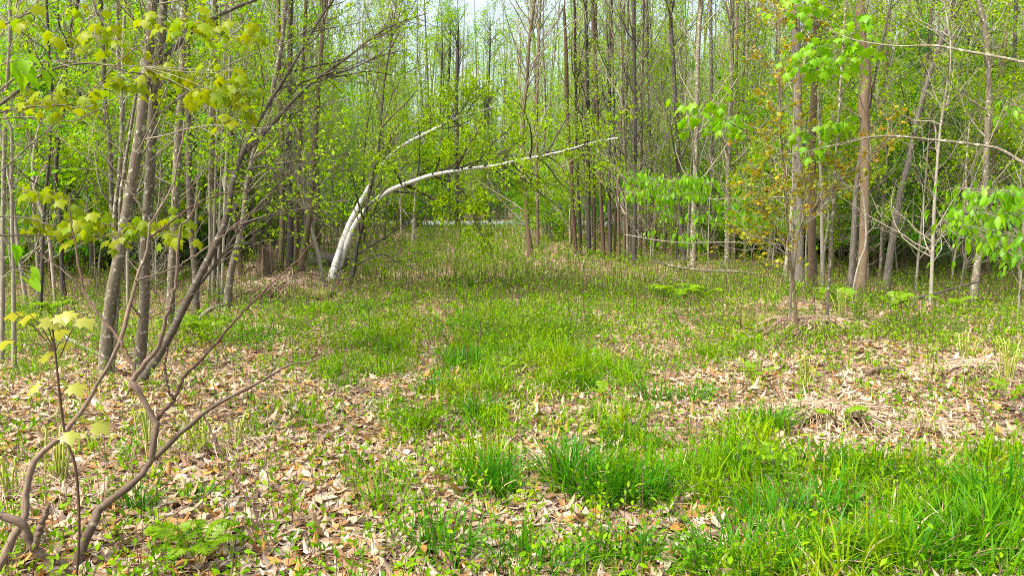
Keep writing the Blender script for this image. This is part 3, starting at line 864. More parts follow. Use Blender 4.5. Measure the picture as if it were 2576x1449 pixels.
tree("locust_tree", "rough brown wavering trunk that leans right near the top", [(2228, 740, 21), (2239, 646, 18), (2253, 557, 17), (2267, 479, 17), (2289, 397, 15), (2297, 343, 14), (2320, 250, 13), (2350, 150, 13), (2385, 60, 11), (2400, 0, 10)], 'ridged', 'spring', b1=16, t0=.4, per=3)
tree("maple_tree", "slim brown trunk right of the rough wavering one", [(2271, 694, 10), (2281, 592, 9), (2303, 450, 9), (2315, 343, 8), (2330, 180, 7), (2345, 0, 6)], 'brown', 'spring', b1=14)
tree("birch_sapling", "thin whitish forked stem in the right woods", [(2303, 737, 6), (2310, 646, 6), (2324, 503, 5), (2332, 400, 4)], 'pale', 'spring', ext=1, b1=8, len1=.9, limbs=[dict(path=[(2310, 655, 3), (2340, 620, 3), (2380, 590, 2), (2410, 580, 2)]), dict(path=[(2309, 650, 3), (2290, 620, 3), (2275, 580, 2), (2272, 560, 2)])])
tree("oak_tree", "massive dark reddish-brown trunk far back in the right woods", [(2420, 652, 32), (2421, 600, 28), (2424, 400, 27), (2427, 200, 26), (2425, 0, 24)], 'dark', 'spring', b1=18, len1=3, t0=.4, len2=1.2, ls=.08)
tree("maple_tree", "bluish-grey trunk with an elbow near the right edge", [(2447, 769, 19), (2459, 663, 16), (2470, 600, 16), (2475, 521, 16), (2481, 397, 14), (2483, 343, 14), (2487, 200, 12), (2478, 80, 12), (2462, 0, 12)], 'grey', 'yellow', b1=14, t0=.4,
     limbs=[dict(path=[(2464, 630, 7), (2456, 600, 7), (2434, 521, 6), (2431, 414, 5), (2440, 300, 4)])])
tree("maple_tree", "thin brown trunk just right of the elbowed grey trunk", [(2482, 708, 10), (2489, 580, 9), (2500, 400, 8), (2520, 200, 6), (2540, 0, 5)], 'brown', 'spring', b1=14)
tree("maple_tree", "dark short-looking trunk nearest the right edge", [(2527, 694, 13), (2535, 550, 11), (2540, 400, 10), (2550, 200, 9), (2556, 0, 8)], 'dark', 'spring', b1=14)

# orange-leaved sapling
tree("maple_sapling", "slender sapling with orange new leaves before the ridged trunk", [(2005, 856, 9), (1998, 735, 8), (1991, 681, 7), (1982, 575, 6), (1976, 468, 5), (1968, 379, 4), (1962, 250, 3), (1955, 120, 2)], 'brown', 'orange', ext=.5, b1=44, len1=.95, t0=.3, ang=55, up1=.06, b2=6, len2=.26, per=1.2, ls=.042, T=MAPLE, jit=.02,
     limbs=[dict(path=[(1984, 610, 5), (1950, 570, 4), (1905, 510, 3), (1880, 460, 2)]), dict(path=[(1996, 700, 4), (2015, 570, 4), (2070, 500, 4), (2160, 415, 3), (2240, 340, 2)])])


# ------------------------------------------------------------------ overhanging boughs of trees that stand just outside
def overhang(name, label, base, hgt, lean, boughs, bark, leaf, leafspots=None, T=OVAL, ls=.1, per=0, b2=0, cat='tree', droop=.9, clump=5, spread=.1, seed=3, r0=.065):
    """a tree beside the view with long boughs given as picture paths with their own depth"""
    rng = np.random.default_rng(seed)
    bx, by = base
    o = np.array([bx, by, float(H(bx, by))])
    root = thing(name, label, cat, o)
    P = spline(np.array([[bx, by, o[2] - .1], [bx + lean * .2, by, o[2] + hgt * .35], [bx + lean * .6, by + .05, o[2] + hgt * .7], [bx + lean, by, o[2] + hgt]]), 16)
    mb = MB()
    tubes(mb, P[None], np.linspace(r0, r0 * .3, 16)[None], 10, rough=.1)
    mb.build("trunk", BK[bark], root, origin=o)
    L, Lr = [], []
    for Y0, Y1, path in boughs:
        q, r = to_world(path, Y0, Y1 - Y0)
        start = P[np.argmin(np.abs(P[:, 2] - (q[0, 2] - .15)))]
        q = np.vstack([start, q])
        r = np.concatenate([[r[0] * 1.2], r])
        S = spline(np.column_stack([q, r]), 26)
        L.append(S[:, :3])
        Lr.append(np.maximum(S[:, 3], .0018))
    L, Lr = np.array(L), np.array(Lr)
    for l_, r_ in zip(L, Lr):
        lm = MB()
        tubes(lm, l_[None], r_[None], 7)
        lm.build("limb", BK[bark], root, origin=o)
    tw = MB()
    C = np.zeros((0, 5, 3))
    if b2:
        C, Cr = sprout(rng, L, Lr, b2, .3, 1, 40, .45, .003, 5, .0, .15, .3, flat=.5)
        tubes(tw, C, Cr, 4)
    fo = tw
    if leafspots is not None:
        pos, dirs, nr = [], [], []
        for px, py, Y in leafspots:
            c = at(px, py, Y)
            k = np.argmin(((L - c) ** 2).sum(-1).ravel())
            a = L.reshape(-1, 3)[k]
            mid = (a + c) / 2 + rng.normal(0, .01, 3)
            tubes(tw, np.array([[a, mid, c]]), np.array([[.0022, .0018, .0012]]), 4)
            m = max(2, rng.poisson(clump))
            pp = c + rng.normal(0, 1, (m, 3)) * np.array([spread, spread, spread * .45])
            for p in pp:
                tubes(tw, np.array([[c, (c + p) / 2 + [0, 0, .008], p]]), np.array([[.001, .0008, .0006]]), 3)
            hd = pp - c
            hd[:, 2] = 0
            dirs.append(unit(hd + rng.normal(0, .02, (m, 3))) * .8 + np.array([0, 0, -droop]))
            nr.append(unit(hd) * .6 + np.array([0, 0, 1.0]) + rng.normal(0, .3, (m, 3)))
            pos.append(pp)
        pos, dirs, nr = map(np.concatenate, (pos, dirs, nr))
        leaves(fo, T, pos, dirs, nr, ls * rng.uniform(.45, 1.25, len(pos)), mat=1, curl=rng.uniform(.2, 2.4, len(pos)))
    if per and len(C):
        p_, d_, n_ = leaf_spots(rng, C, per, .2, .02, droop)
        leaves(fo, T, p_, d_, n_, ls * rng.uniform(.6, 1.2, len(p_)), mat=1)
    tw.build("crown", [BK['twig'], LM[leaf]], root, origin=o)
    return root


SP = []
for x, y in ((225, 25), (265, 62), (225, 82), (238, 95), (290, 102), (305, 118), (140, 95), (370, 45), (415, 55), (450, 75), (470, 45), (500, 58), (520, 72), (560, 82), (628, 88),
             (365, 165), (395, 172), (420, 178), (440, 190), (470, 190), (375, 195), (480, 228), (505, 230), (530, 225), (590, 180), (600, 215), (570, 225), (585, 250), (610, 260), (640, 240),
             (600, 290), (585, 300), (560, 185), (280, 205), (330, 205), (345, 225), (275, 225), (215, 235), (148, 240), (110, 255), (130, 270), (200, 265), (180, 130), (215, 125), (65, 245), (620, 110), (60, 38)):
    SP.append((x, y, 4.8 + RNG.uniform(-.4, .6)))
for x, y in ((220, 205), (260, 285), (440, 300), (490, 225), (540, 150), (610, 230), (680, 240), (750, 270), (820, 260), (540, 300), (590, 320), (840, 350), (960, 280), (1010, 260), (1080, 280), (1130, 300), (1150, 345),
             (1190, 240), (1250, 200), (1320, 250), (1260, 340), (230, 30), (270, 40), (400, 40), (430, 90)):
    SP.append((x * .3556, y * .3556 + 472, 4.9 + RNG.uniform(-.3, .5)))
overhang("maple_tree", "maple off the left edge with long boughs of drooping gold-green leaves", (-4.3, 4.9), 5.2, .3,
         [(4.6, 5.4, [(-60, 310, 9), (0, 263, 8), (89, 199, 7), (124, 178, 6), (178, 164, 5), (249, 160, 5), (320, 181, 4), (373, 188, 4), (427, 203, 4), (473, 228, 3), (515, 249, 2), (600, 290, 2)]),
          (4.8, 5.0, [(-60, 280, 6), (0, 228, 5), (71, 171, 5), (107, 155, 4), (160, 156, 3), (274, 164, 3), (360, 168, 2)]),
          (4.8, 5.3, [(-60, 300, 5), (0, 284, 4), (71, 270, 4), (178, 263, 4), (249, 235, 3), (320, 220, 3), (373, 199, 2), (430, 178, 2)]),
          (4.7, 5.0, [(-60, 305, 5), (0, 300, 4), (71, 295, 4), (178, 306, 3), (231, 284, 3), (277, 263, 2)]),
          (4.7, 5.4, [(-60, 100, 5), (0, 68, 4), (53, 43, 4), (142, 4, 3), (200, -20, 2)]),
          (4.8, 5.2, [(-60, 540, 5), (0, 545, 4), (71, 550, 4), (142, 572, 3), (213, 589, 3), (284, 594, 2), (400, 587, 2)]),
          (4.8, 5.3, [(-60, 600, 5), (0, 593, 4), (107, 593, 3), (213, 604, 3), (320, 582, 2), (391, 579, 2)]),
          (4.7, 5.3, [(-60, 460, 5), (0, 432, 4), (70, 370, 4), (140, 310, 3), (230, 230, 3), (330, 130, 3), (420, 80, 2), (560, 90, 2)])],
         'grey', 'maple', SP, MAPLE, .076, clump=6.5, spread=.065, b2=5, seed=5)
SP = [(x, y, 3.2) for x, y in ((10, 160), (40, 165), (65, 160), (85, 165), (20, 175), (30, 150))] + [(x, y, 2.9) for x, y in ((8, 610), (35, 680), (15, 650), (5, 700))]
overhang("beech_sapling", "beech off the left edge, a few big bright leaves showing", (-2.75, 3.1), 3.2, .1,
         [(3.1, 3.2, [(-60, 190, 4), (0, 165, 3), (60, 150, 2), (95, 158, 2)]), (2.9, 2.9, [(-50, 600, 4), (10, 600, 3), (30, 680, 2)])], 'pale', 'bright', SP, OVAL, .085, clump=3, spread=.05, seed=8)
# right-hand bough trees
SP = []
for x, y in ((2000, 5), (1985, 20), (2020, 15), (2045, 25), (2070, 10), (2120, 90), (2150, 85), (2180, 100), (2110, 110), (2080, 130), (2060, 150), (2035, 160), (2090, 160), (2120, 150), (2150, 150), (2040, 175),
             (2010, 155), (2060, 120), (2165, 60), (2140, 165), (2105, 60), (2030, 45), (1970, 40)):
    SP.append((x, y, 8.2 + RNG.uniform(-.4, .4)))
for x, y in ((1720, 265), (1740, 285), (1760, 290), (1800, 262), (1825, 265), (1835, 300), (1850, 300), (1870, 335), (1790, 300), (1815, 330), (1730, 325), (2030, 325), (2060, 320), (2090, 325), (2110, 310), (2050, 345), (2080, 385), (2040, 390)):
    SP.append((x, y, 8.6 + RNG.uniform(-.4, .4)))
overhang("maple_sapling", "maple with big bright green leaves right of the ridged trunk", (3.95, 9.2), 6.0, .15,
         [(9.0, 8.3, [(2130, 130, 4), (2100, 90, 4), (2050, 60, 3), (1985, 15, 2)]), (9.0, 8.2, [(2140, 190, 4), (2080, 150, 3), (2020, 165, 2)]),
          (9.1, 8.6, [(2105, 345, 4), (2060, 330, 4), (1980, 340, 3), (1880, 330, 3), (1800, 290, 2), (1715, 265, 2)]), (9.1, 8.6, [(2115, 410, 4), (2090, 392, 3), (2040, 385, 2)])],
         'grey', 'bright', SP, MAPLE, .105, clump=8, spread=.13, r0=.024, seed=11, droop=1.1)
SP = []
for k in range(130):
    t = RNG.random()
    row = RNG.integers(0, 4)
    a, b = [((1550, 440), (1990, 560)), ((1560, 480), (1900, 500)), ((1650, 530), (1990, 575)), ((1620, 455), (1800, 460))][row]
    SP.append((a[0] + (b[0] - a[0]) * t, a[1] + (b[1] - a[1]) * t + RNG.normal(0, 9), 9.6 + RNG.normal(0, .3)))
for k in range(14):
    SP.append((RNG.uniform(1640, 1760), RNG.normal(600, 10), 10.4))
overhang("beech_sapling", "beech sapling holding drooping bright green leaves over the clearing", (3.72, 9.8), 3.6, -.05,
         [(9.7, 9.6, [(1990, 560, 5), (1870, 540, 4), (1800, 505, 4), (1720, 480, 3), (1650, 465, 3), (1550, 440, 2)]), (9.7, 9.5, [(1990, 500, 4), (1860, 500, 3), (1720, 500, 3), (1570, 482, 2)]),
          (9.7, 9.8, [(2000, 585, 4), (1900, 570, 3), (1760, 560, 3), (1650, 530, 2)]), (9.8, 10.3, [(2000, 620, 3), (1850, 610, 3), (1700, 610, 3), (1570, 590, 2)]), (9.7, 9.6, [(1980, 480, 3), (1800, 462, 2), (1620, 452, 2)])],
         'pale', 'bright', SP, OVAL, .088, clump=7, spread=.075, r0=.02, seed=12, droop=1.6, b2=4)
SP = []
for k in range(85):
    row = RNG.integers(0, 4)
    a, b = [((2365, 560), (2580, 600)), ((2400, 475), (2580, 500)), ((2400, 530), (2580, 545)), ((2480, 600), (2590, 660))][row]
    t = RNG.random() ** .8
    SP.append((a[0] + (b[0] - a[0]) * t, a[1] + (b[1] - a[1]) * t + RNG.normal(0, 9), 4.9 + RNG.normal(0, .25)))
SP += [(x, y, 4.4) for x, y in ((2540, 250), (2560, 270), (2575, 240), (2570, 285), (2545, 290), (2395, 632), (2420, 600))]
overhang("beech_tree", "beech off the right edge with bright oval leaves and two long boughs", (4.15, 5.0), 5.0, .1,
         [(5.0, 7.5, [(2640, 440, 9), (2576, 411, 8), (2523, 379, 7), (2481, 368, 7), (2363, 354, 6), (2239, 343, 5), (2168, 350, 4), (2061, 375, 3), (1980, 392, 2)]),
          (5.0, 7.5, [(2650, 170, 8), (2576, 157, 7), (2523, 146, 7), (2422, 128, 6), (2347, 115, 5), (2261, 117, 4), (2170, 106, 4), (2120, 91, 3), (2080, 70, 2)]),
          (5.0, 4.9, [(2640, 640, 5), (2560, 600, 4), (2470, 575, 3), (2365, 558, 2)]), (5.0, 4.9, [(2640, 540, 5), (2560, 510, 3), (2470, 480, 3), (2405, 470, 2)]),
          (5.0, 4.9, [(2640, 570, 4), (2520, 545, 3), (2410, 528, 2)]), (4.7, 4.4, [(2660, 320, 4), (2580, 280, 3), (2535, 250, 2)])],
         'grey', 'bright', SP, OVAL, .070, clump=6, spread=.065, seed=13, droop=1.1, b2=5)

# ------------------------------------------------------------------ foreground shrub
STEMS = [
    (3.15, 3.5, [(186, 1500, 27), (191, 1449, 25), (207, 1374, 23), (237, 1308, 21), (252, 1278, 19), (302, 1238, 17), (353, 1197, 17), (383, 1157, 14), (453, 1092, 12), (504, 1046, 11), (564, 1006, 9), (665, 955, 7), (730, 915, 5), (786, 910, 4), (859, 865, 2)]),
    (3.25, 3.4, [(383, 1157, 15), (393, 1082, 14), (388, 1056, 14), (353, 996, 14), (332, 958, 14), (348, 941, 13), (398, 870, 11), (418, 810, 10), (433, 749, 9), (444, 703, 8), (452, 579, 6), (473, 554, 5), (498, 500, 5), (505, 479, 3)]),
    (3.3, 3.6, [(390, 1066, 10), (413, 1031, 10), (438, 1006, 9), (453, 966, 8), (479, 930, 8), (519, 890, 7), (554, 850, 7), (599, 795, 6), (640, 755, 5), (713, 685, 4), (777, 625, 3), (813, 572, 2)]),
    (3.33, 3.3, [(438, 1006, 7), (421, 971, 6), (416, 915, 6), (421, 875, 4)]),
    (3.33, 3.6, [(345, 940, 9), (312, 880, 8), (287, 835, 7), (242, 784, 6), (213, 735, 6), (196, 650, 5), (181, 564, 4), (174, 493, 3)]),
    (3.4, 3.5, [(245, 785, 4), (228, 756, 4), (171, 692, 3), (107, 646, 3), (71, 625, 2)]),
    (3.3, 3.1, [(514, 1044, 6), (554, 1132, 5), (599, 1223, 5), (640, 1278, 5), (655, 1323, 4), (730, 1404, 3)]),
    (3.2, 3.5, [(222, 1385, 5), (282, 1364, 5), (403, 1308, 4), (504, 1253, 4), (564, 1208, 3), (680, 1167, 2)]),
]
STEMS2 = [
    (3.0, 3.7, [(-40, 1490, 24), (0, 1419, 22), (25, 1369, 20), (60, 1308, 17), (65, 1248, 15), (91, 1152, 14), (146, 1107, 13), (196, 1046, 11), (237, 981, 9), (267, 930, 9), (302, 855, 9), (327, 769, 9), (341, 703, 8), (363, 650, 7), (379, 579, 6), (382, 557, 6), (427, 483, 5), (455, 373, 4), (462, 302, 3)]),
    (3.45, 3.6, [(379, 557, 5), (352, 518, 5), (324, 472, 4), (284, 420, 3), (240, 370, 2)]),
    (3.45, 3.7, [(376, 596, 6), (427, 561, 5), (493, 515, 5), (560, 487, 4), (640, 475, 3), (700, 440, 2)]),
    (3.4, 3.6, [(343, 707, 5), (373, 696, 5), (444, 671, 4), (515, 625, 4), (600, 560, 3), (690, 480, 2)]),
    (2.95, 3.1, [(-40, 1290, 17), (0, 1298, 17), (55, 1316, 17), (81, 1374, 17), (126, 1409, 16), (156, 1419, 16), (170, 1460, 17), (172, 1510, 18)]),
    (3.0, 3.0, [(86, 1379, 14), (106, 1313, 13), (115, 1290, 12), (121, 1273, 6)]),
    (3.2, 3.4, [(330, 770, 4), (370, 800, 3), (450, 760, 3), (560, 700, 2)]),
]


def shrub(name, label, stems, seed, bark='stem'):
    rng = np.random.default_rng(seed)
    q0, _ = to_world(stems[0][2], stems[0][0], 0)
    o = np.array([q0[0, 0], q0[0, 1], float(H(q0[0, 0], q0[0, 1]))])
    root = thing(name, label, "shrub", o)
    for i, (Y0, Y1, path) in enumerate(stems):
        q, r = to_world(path, Y0, Y1 - Y0)
        if path[0][1] > 1449:
            q = np.vstack([[q[0, 0] - .02, q[0, 1], float(H(q[0, 0], q[0, 1])) - .05], q])
            r = np.concatenate([[r[0] * 1.15], r])
        S = spline(np.column_stack([q, r]), 46)
        S[:, :3] += rng.normal(0, .0028, (46, 3))
        S[:, 3] *= 1 + .20 * (rng.random(46) ** 3) + rng.normal(0, .05, 46)
        mb = MB()
        tubes(mb, S[None, :, :3], np.maximum(S[None, :, 3], .0014), 9, rough=.16, seed=i)
        C, Cr = sprout(rng, S[None, :, :3], np.maximum(S[None, :, 3], .0014), [4], .35, 1, 38, .28, .0018, 6, .06, .12, .3)
        tubes(mb, C, Cr, 4, mat=1)
        mb.build("stem", [BK['red' if path[0][2] < 11 and i % 2 == 0 else bark], BK['twigdark']], root, origin=o)
    return root


shrub("bare_shrub", "bare brown shrub with zigzag forking stems, largest at lower left", STEMS, 4)
shrub("bare_shrub", "bare shrub at the lower left corner with cut-looking stubs and tall stem", STEMS2, 6)

rng = np.random.default_rng(77)
q, r = to_world([(179, 1470, 7), (199, 1349, 7), (191, 1182, 7), (166, 1102, 6), (151, 1001, 6), (139, 885, 5), (131, 815, 4)], 2.85, .0)
q[0, 2] = float(H(q[0, 0], q[0, 1]))
o = q[0].copy()
root = thing("maple_seedling", "young maple with pale floppy leaves standing before the left shrubs", "seedling", o)
S = spline(np.column_stack([q, r]), 30)
mb = MB()
tubes(mb, S[None, :, :3], S[None, :, 3], 7)
for px, py, bx, by in ((35, 785, 139, 885), (75, 790, 139, 885), (110, 800, 139, 885), (150, 790, 131, 815), (172, 782, 131, 815), (205, 800, 150, 900), (150, 830, 131, 815), (125, 885, 139, 885), (160, 862, 139, 885), (100, 965, 151, 1001),
                       (150, 955, 145, 950), (185, 965, 151, 1001), (172, 1085, 166, 1102), (205, 1052, 166, 1102), (240, 1062, 166, 1102), (15, 855, 139, 885)):
    a, b = at(bx, by, 2.85), at(px, py, 2.85 + rng.normal(0, .08))
    tubes(mb, np.array([[a, (a + b) / 2 + [0, 0, .02], b]]), np.array([[.003, .0022, .0015]]), 5)
    hd = unit((b - a)[None])[0] * [1, 1, 0] + rng.normal(0, .35, 3) * [1, 1, 0]
    fo = MB()
    leaves(fo, MAPLE, b[None], (unit(hd[None])[0] * .9 + [0, 0, -.55])[None], (unit(hd[None])[0] * .5 + [0, -.3, 1])[None], np.array([rng.uniform(.06, .085)]))
    fo.build("leaf", LM['pale'], root, origin=o)
mb.build("stem", BK['red'], root, origin=o)


# ------------------------------------------------------------------ tussocks, ferns, fiddleheads
def tussock(label, px, py, hgt, rad, n, mat='tussock', name="grass_tussock", group="grass tussocks in the clearing", cat="grass tussock", seed=0):
    rng = np.random.default_rng(seed + int(px))
    c = on_ground(px, py)
    root_pos = c
    a, rr = rng.uniform(0, 2 * PI, n), rad * np.sqrt(rng.random(n))
    x, y = c[0] + np.cos(a) * rr, c[1] + np.sin(a) * rr * .7
    mb = MB()
    h = 1.2 * hgt * rng.uniform(.55, 1.15, n)
    az = a + rng.normal(0, .7, n)
    bend = np.clip(.35 + .6 * rr / rad + rng.normal(0, .3, n), .05, 1.5)
    blades(mb, pts(x, y, -.01), h, rng.uniform(.006, .0115, n) * max(1, c[1] / 6.5), az, bend, 6, rng.normal(0, .7, n))
    ob = mb.build(name, LM[mat], origin=c)
    ob.location = [float(v) for v in c]
    return tag(ob, label, cat, group)


for i, (lb, px, py, h, r_, n) in enumerate([
    ("large deep-green tussock at centre, left part of the biggest clump", 1430, 1215, .30, .17, 260), ("deep-green tussock forming the middle of the biggest central clump", 1520, 1270, .30, .20, 340),
    ("deep-green tussock forming the right end of the biggest central clump", 1620, 1270, .26, .18, 280), ("tall narrow tussock left of the biggest central clump", 1235, 1245, .30, .16, 240),
    ("tussock behind the tall narrow one, beside the left rut", 1215, 1060, .24, .17, 190), ("leaning bright tussock left of the left rut", 1050, 1085, .28, .15, 190),
    ("tussock between the two ruts farther up the path", 1165, 920, .26, .20, 210), ("tussock on the right rut, nearer of two in line", 1410, 905, .24, .20, 190), ("tussock on the right rut, farther of two in line", 1385, 845, .24, .24, 190),
    ("wide loose tussock right of the left rut before bare straw", 1455, 985, .22, .22, 200), ("dark tussock beside the straw heap on the right", 1930, 1085, .26, .18, 220), ("bright tussock at the right edge, upper of three", 2545, 1190, .30, .2, 240),
    ("dense dark tussock at the right edge, middle of three", 2530, 1290, .32, .22, 320), ("tussock at the right edge, lowest of three", 2470, 1380, .28, .2, 260), ("upright tussock midway between straw heap and right corner", 2165, 1215, .24, .16, 180),
    ("tussock cut by the bottom edge right of centre", 1860, 1455, .28, .22, 280), ("tussock cut by the bottom edge toward the right corner", 2280, 1440, .26, .22, 250), ("small bushy dark green tuft among leaves at lower left", 510, 1262, .11, .09, 200),
    ("round dark tussock far up the grassy path", 1150, 725, .28, .35, 200), ("pair-like tussock right of the biggest clump, long blades", 1790, 1200, .24, .22, 220), ("tussock below the biggest clump's right end with curling blades", 1960, 1330, .24, .22, 220),
    ("thin upright tussock among leaves below the zigzag shrub", 350, 1290, .22, .09, 70), ("thin upright tussock beside the dark bushy tuft", 640, 1110, .20, .13, 80), ("small tussock on the left rut's near end", 1120, 1400, .26, .18, 160),
    ("tussock in front of the beech leaves on open ground", 1560, 1060, .20, .2, 150), ("tussock behind the mound of dead ferns", 1800, 900, .22, .25, 150), ("broad tussock at the edge of the mossy mound", 800, 790, .24, .4, 200),
    ("tussock lying left of the tall narrow one", 960, 1290, .26, .14, 90), ("tussock straight behind the biggest central clump", 1580, 1130, .24, .22, 210),
    ("tussock right of the curling one, long arching blades", 2080, 1300, .26, .2, 190), ("tussock left of the upright one below the straw heap", 2060, 1180, .22, .18, 150), ("small tussock between the upright one and the right edge", 2300, 1230, .22, .16, 130),
    ("short wide tussock above the bottom edge, far lower right", 2400, 1300, .24, .22, 190), ("tussock low in the frame between two bottom-cut ones", 2060, 1425, .26, .2, 200), ("small tussock below the middle of the biggest clump", 1560, 1420, .22, .18, 150),
    ("tussock cut by the bottom edge near centre", 1340, 1445, .24, .2, 170), ("tussock behind the curling one, bluish green", 1880, 1210, .24, .2, 170), ("small tussock on the lane right of the wide loose one", 1640, 1010, .2, .18, 120),
    ("tussock in the lane above the leaning bright one", 1090, 990, .22, .18, 130), ("small tussock left of the rut, near the zigzag shrub tip", 960, 940, .2, .25, 120), ("tussock beside the right lane edge below straw patch", 1740, 1010, .2, .18, 110)]):
    tussock(lb, px, py, h, r_, int(n * .8), 'grass' if i in (5, 7, 8, 11, 19, 22, 24, 25, 26, 27) else 'tussock', seed=i)


def fern(label, px, py, nfr, ln, mat='fern', up=.8, seed=0, Y=None):
    rng = np.random.default_rng(seed + int(px * 3))
    c = on_ground(px, py)
    root = thing("fern", label, "fern", c, "leafy ferns on the floor")
    for k in range(nfr):
        st = lf = MB()
        az = k / nfr * 2 * PI + rng.normal(0, .3)
        L = ln * rng.uniform(.75, 1.15)
        e = np.array([math.cos(az), math.sin(az), 0])
        ctrl = np.array([[0, 0, 0], e * L * .25 + [0, 0, L * .55 * up], e * L * .55 + [0, 0, L * .8 * up], e * L * .9 + [0, 0, L * .72 * up]]) + c
        Q = spline(ctrl, 18)
        tubes(st, Q[None], np.linspace(.003, .0008, 18)[None] * max(1, c[1] / 6), 4)
        T = unit(np.gradient(Q, axis=0))
        S = unit(np.cross(T, [0, 0, 1]))
        ii = np.arange(4, 18)
        wl = L * .30 * np.sin(np.linspace(.5, PI * .97, len(ii)))
        for sg in (-1, 1):
            leaves(lf, (np.array([(0, 0, 0), (.16, .3, .02), (.10, .7, 0), (0, 1, -.08), (-.10, .7, 0), (-.16, .3, .02)]), [(0, 1, 2, 3), (0, 3, 4, 5)], None),
                   Q[ii], S[ii] * sg + T[ii] * .45 + [0, 0, -.12], np.cross(S[ii], T[ii]) + rng.normal(0, .15, (len(ii), 3)), wl)
        lf.build("frond", LM[mat], root, origin=c)
    return root


FERNS = [("bright fern unfolding among dead leaves at bottom left", 500, 1430, 6, .26), ("fern with broad lobes beside the straw heap", 2100, 1075, 3, .24), ("yellow-green fern at the foot of the left trunks", 510, 860, 7, .42),
         ("light green fern before the grey-brown right trunk", 1700, 770, 7, .5), ("light green fern, right one of two before the right trunks", 1765, 765, 7, .5), ("small fern at the right edge above the tussocks", 2540, 1010, 4, .22),
         ("low fern in the grass near the bottom edge, reddish neighbour", 2180, 1390, 4, .18), ("fern left of the mossy mound under thin stems", 130, 800, 6, .4), ("fern in leaves below the right bough", 1900, 960, 4, .22),
         ("fern in the middle of the path by straw", 1520, 1010, 4, .2), ("upright fern in grass at the lower right", 1950, 1190, 4, .22), ("fern beside the red-stemmed plant near the path", 1270, 940, 4, .2), ("fern at the foot of the elbowed grey trunk", 2390, 790, 6, .4),
         ("fern below the rough wavering trunk", 2250, 780, 6, .4), ("fern below the stout brown trunk", 2110, 775, 6, .4)]
for i, (lb, px, py, k, L) in enumerate(FERNS):
    fern(lb, px, py, k, L, seed=i)


def fiddleheads(label, px, py, n, h, seed=0):
    rng = np.random.default_rng(seed + int(px))
    c = on_ground(px, py)
    root = thing("fiddlehead_fern", label, "fern", c, "clumps of fiddlehead ferns")
    mb = MB()
    L, Rr = [], []
    for k in range(n):
        az = rng.uniform(0, 2 * PI)
        r0 = rng.uniform(0, .07)
        hh = h * rng.uniform(.6, 1.1)
        lean = rng.normal(0, .12, 2) * hh + np.array([math.cos(az), math.sin(az)]) * .03
        b = c + [math.cos(az) * r0, math.sin(az) * r0 * .7, -.01]
        line = [b, b + [lean[0] * .3, lean[1] * .3, hh * .5], b + [lean[0] * .8, lean[1] * .8, hh * .93]]
        top = b + [lean[0], lean[1], hh]
        e = np.array([math.cos(az), math.sin(az), 0])
        cr = .014 + .008 * rng.random()
        for t in np.linspace(0, 1.55 * PI * 1.25, 9):
            rr = cr * (1 - .075 * t)
            line.append(top + e * (cr - rr * math.cos(t)) + np.array([0, 0, rr * math.sin(t)]))
        S = spline(np.array(line), 26)
        L.append(S)
        Rr.append(np.concatenate([np.linspace(.0055, .0045, 14), np.linspace(.0058, .004, 12)]) * max(1, c[1] / 8))
    tubes(mb, np.array(L), np.array(Rr), 6)
    mb.build("stem", LM['fiddle'], root, origin=c)
    # old straw at the foot
    m = 60
    az = rng.uniform(0, 2 * PI, m)
    ln = rng.uniform(.15, .42, m)
    x0, y0 = c[0] + rng.normal(0, .06, m), c[1] + rng.normal(0, .05, m)
    x1, y1 = x0 + np.cos(az) * ln, y0 + np.sin(az) * ln
    P = np.stack([pts(x0, y0, .05), pts((x0 + x1) / 2, (y0 + y1) / 2, rng.uniform(.05, .12, m)), pts(x1, y1, .01)], 1)
    sb = MB()
    tubes(sb, P, np.outer(rng.uniform(.0015, .003, m) * max(1, c[1] / 8), [1, .9, .6]), 3)
    sb.build("dead_frond", LM['straw'], root, origin=c)
    return root


LM['fiddle'] = leaf_mat("fiddlehead_stems", [(.24, .36, .04), (.32, .38, .06), (.36, .34, .05)], .15, .06, .1)
for i, (lb, px, py, n, h) in enumerate([("dense clump of curled fiddleheads at right, left one of two", 2430, 925, 15, .36), ("dense clump of curled fiddleheads at the right edge", 2535, 970, 14, .40), ("fiddlehead clump in straw below the dead fern mound", 2030, 985, 11, .32),
                                        ("slim fiddlehead clump behind the dead fern mound", 2115, 815, 9, .45), ("fiddlehead clump left of the leafy maple seedling", 145, 1225, 12, .36), ("fiddlehead clump behind the zigzag shrub's main fork", 375, 1140, 10, .30),
                                        ("fiddlehead clump right of the zigzag shrub's main fork", 495, 1150, 12, .30), ("small fiddlehead clump right of the zigzag shrub's dark twig", 590, 1130, 8, .22), ("few fiddleheads beside the leftmost shrub stem", 30, 1265, 6, .26),
                                        ("fiddlehead clump before the dense right pair", 2330, 1090, 5, .2)]):
    fiddleheads(lb, px, py, n, h, i)


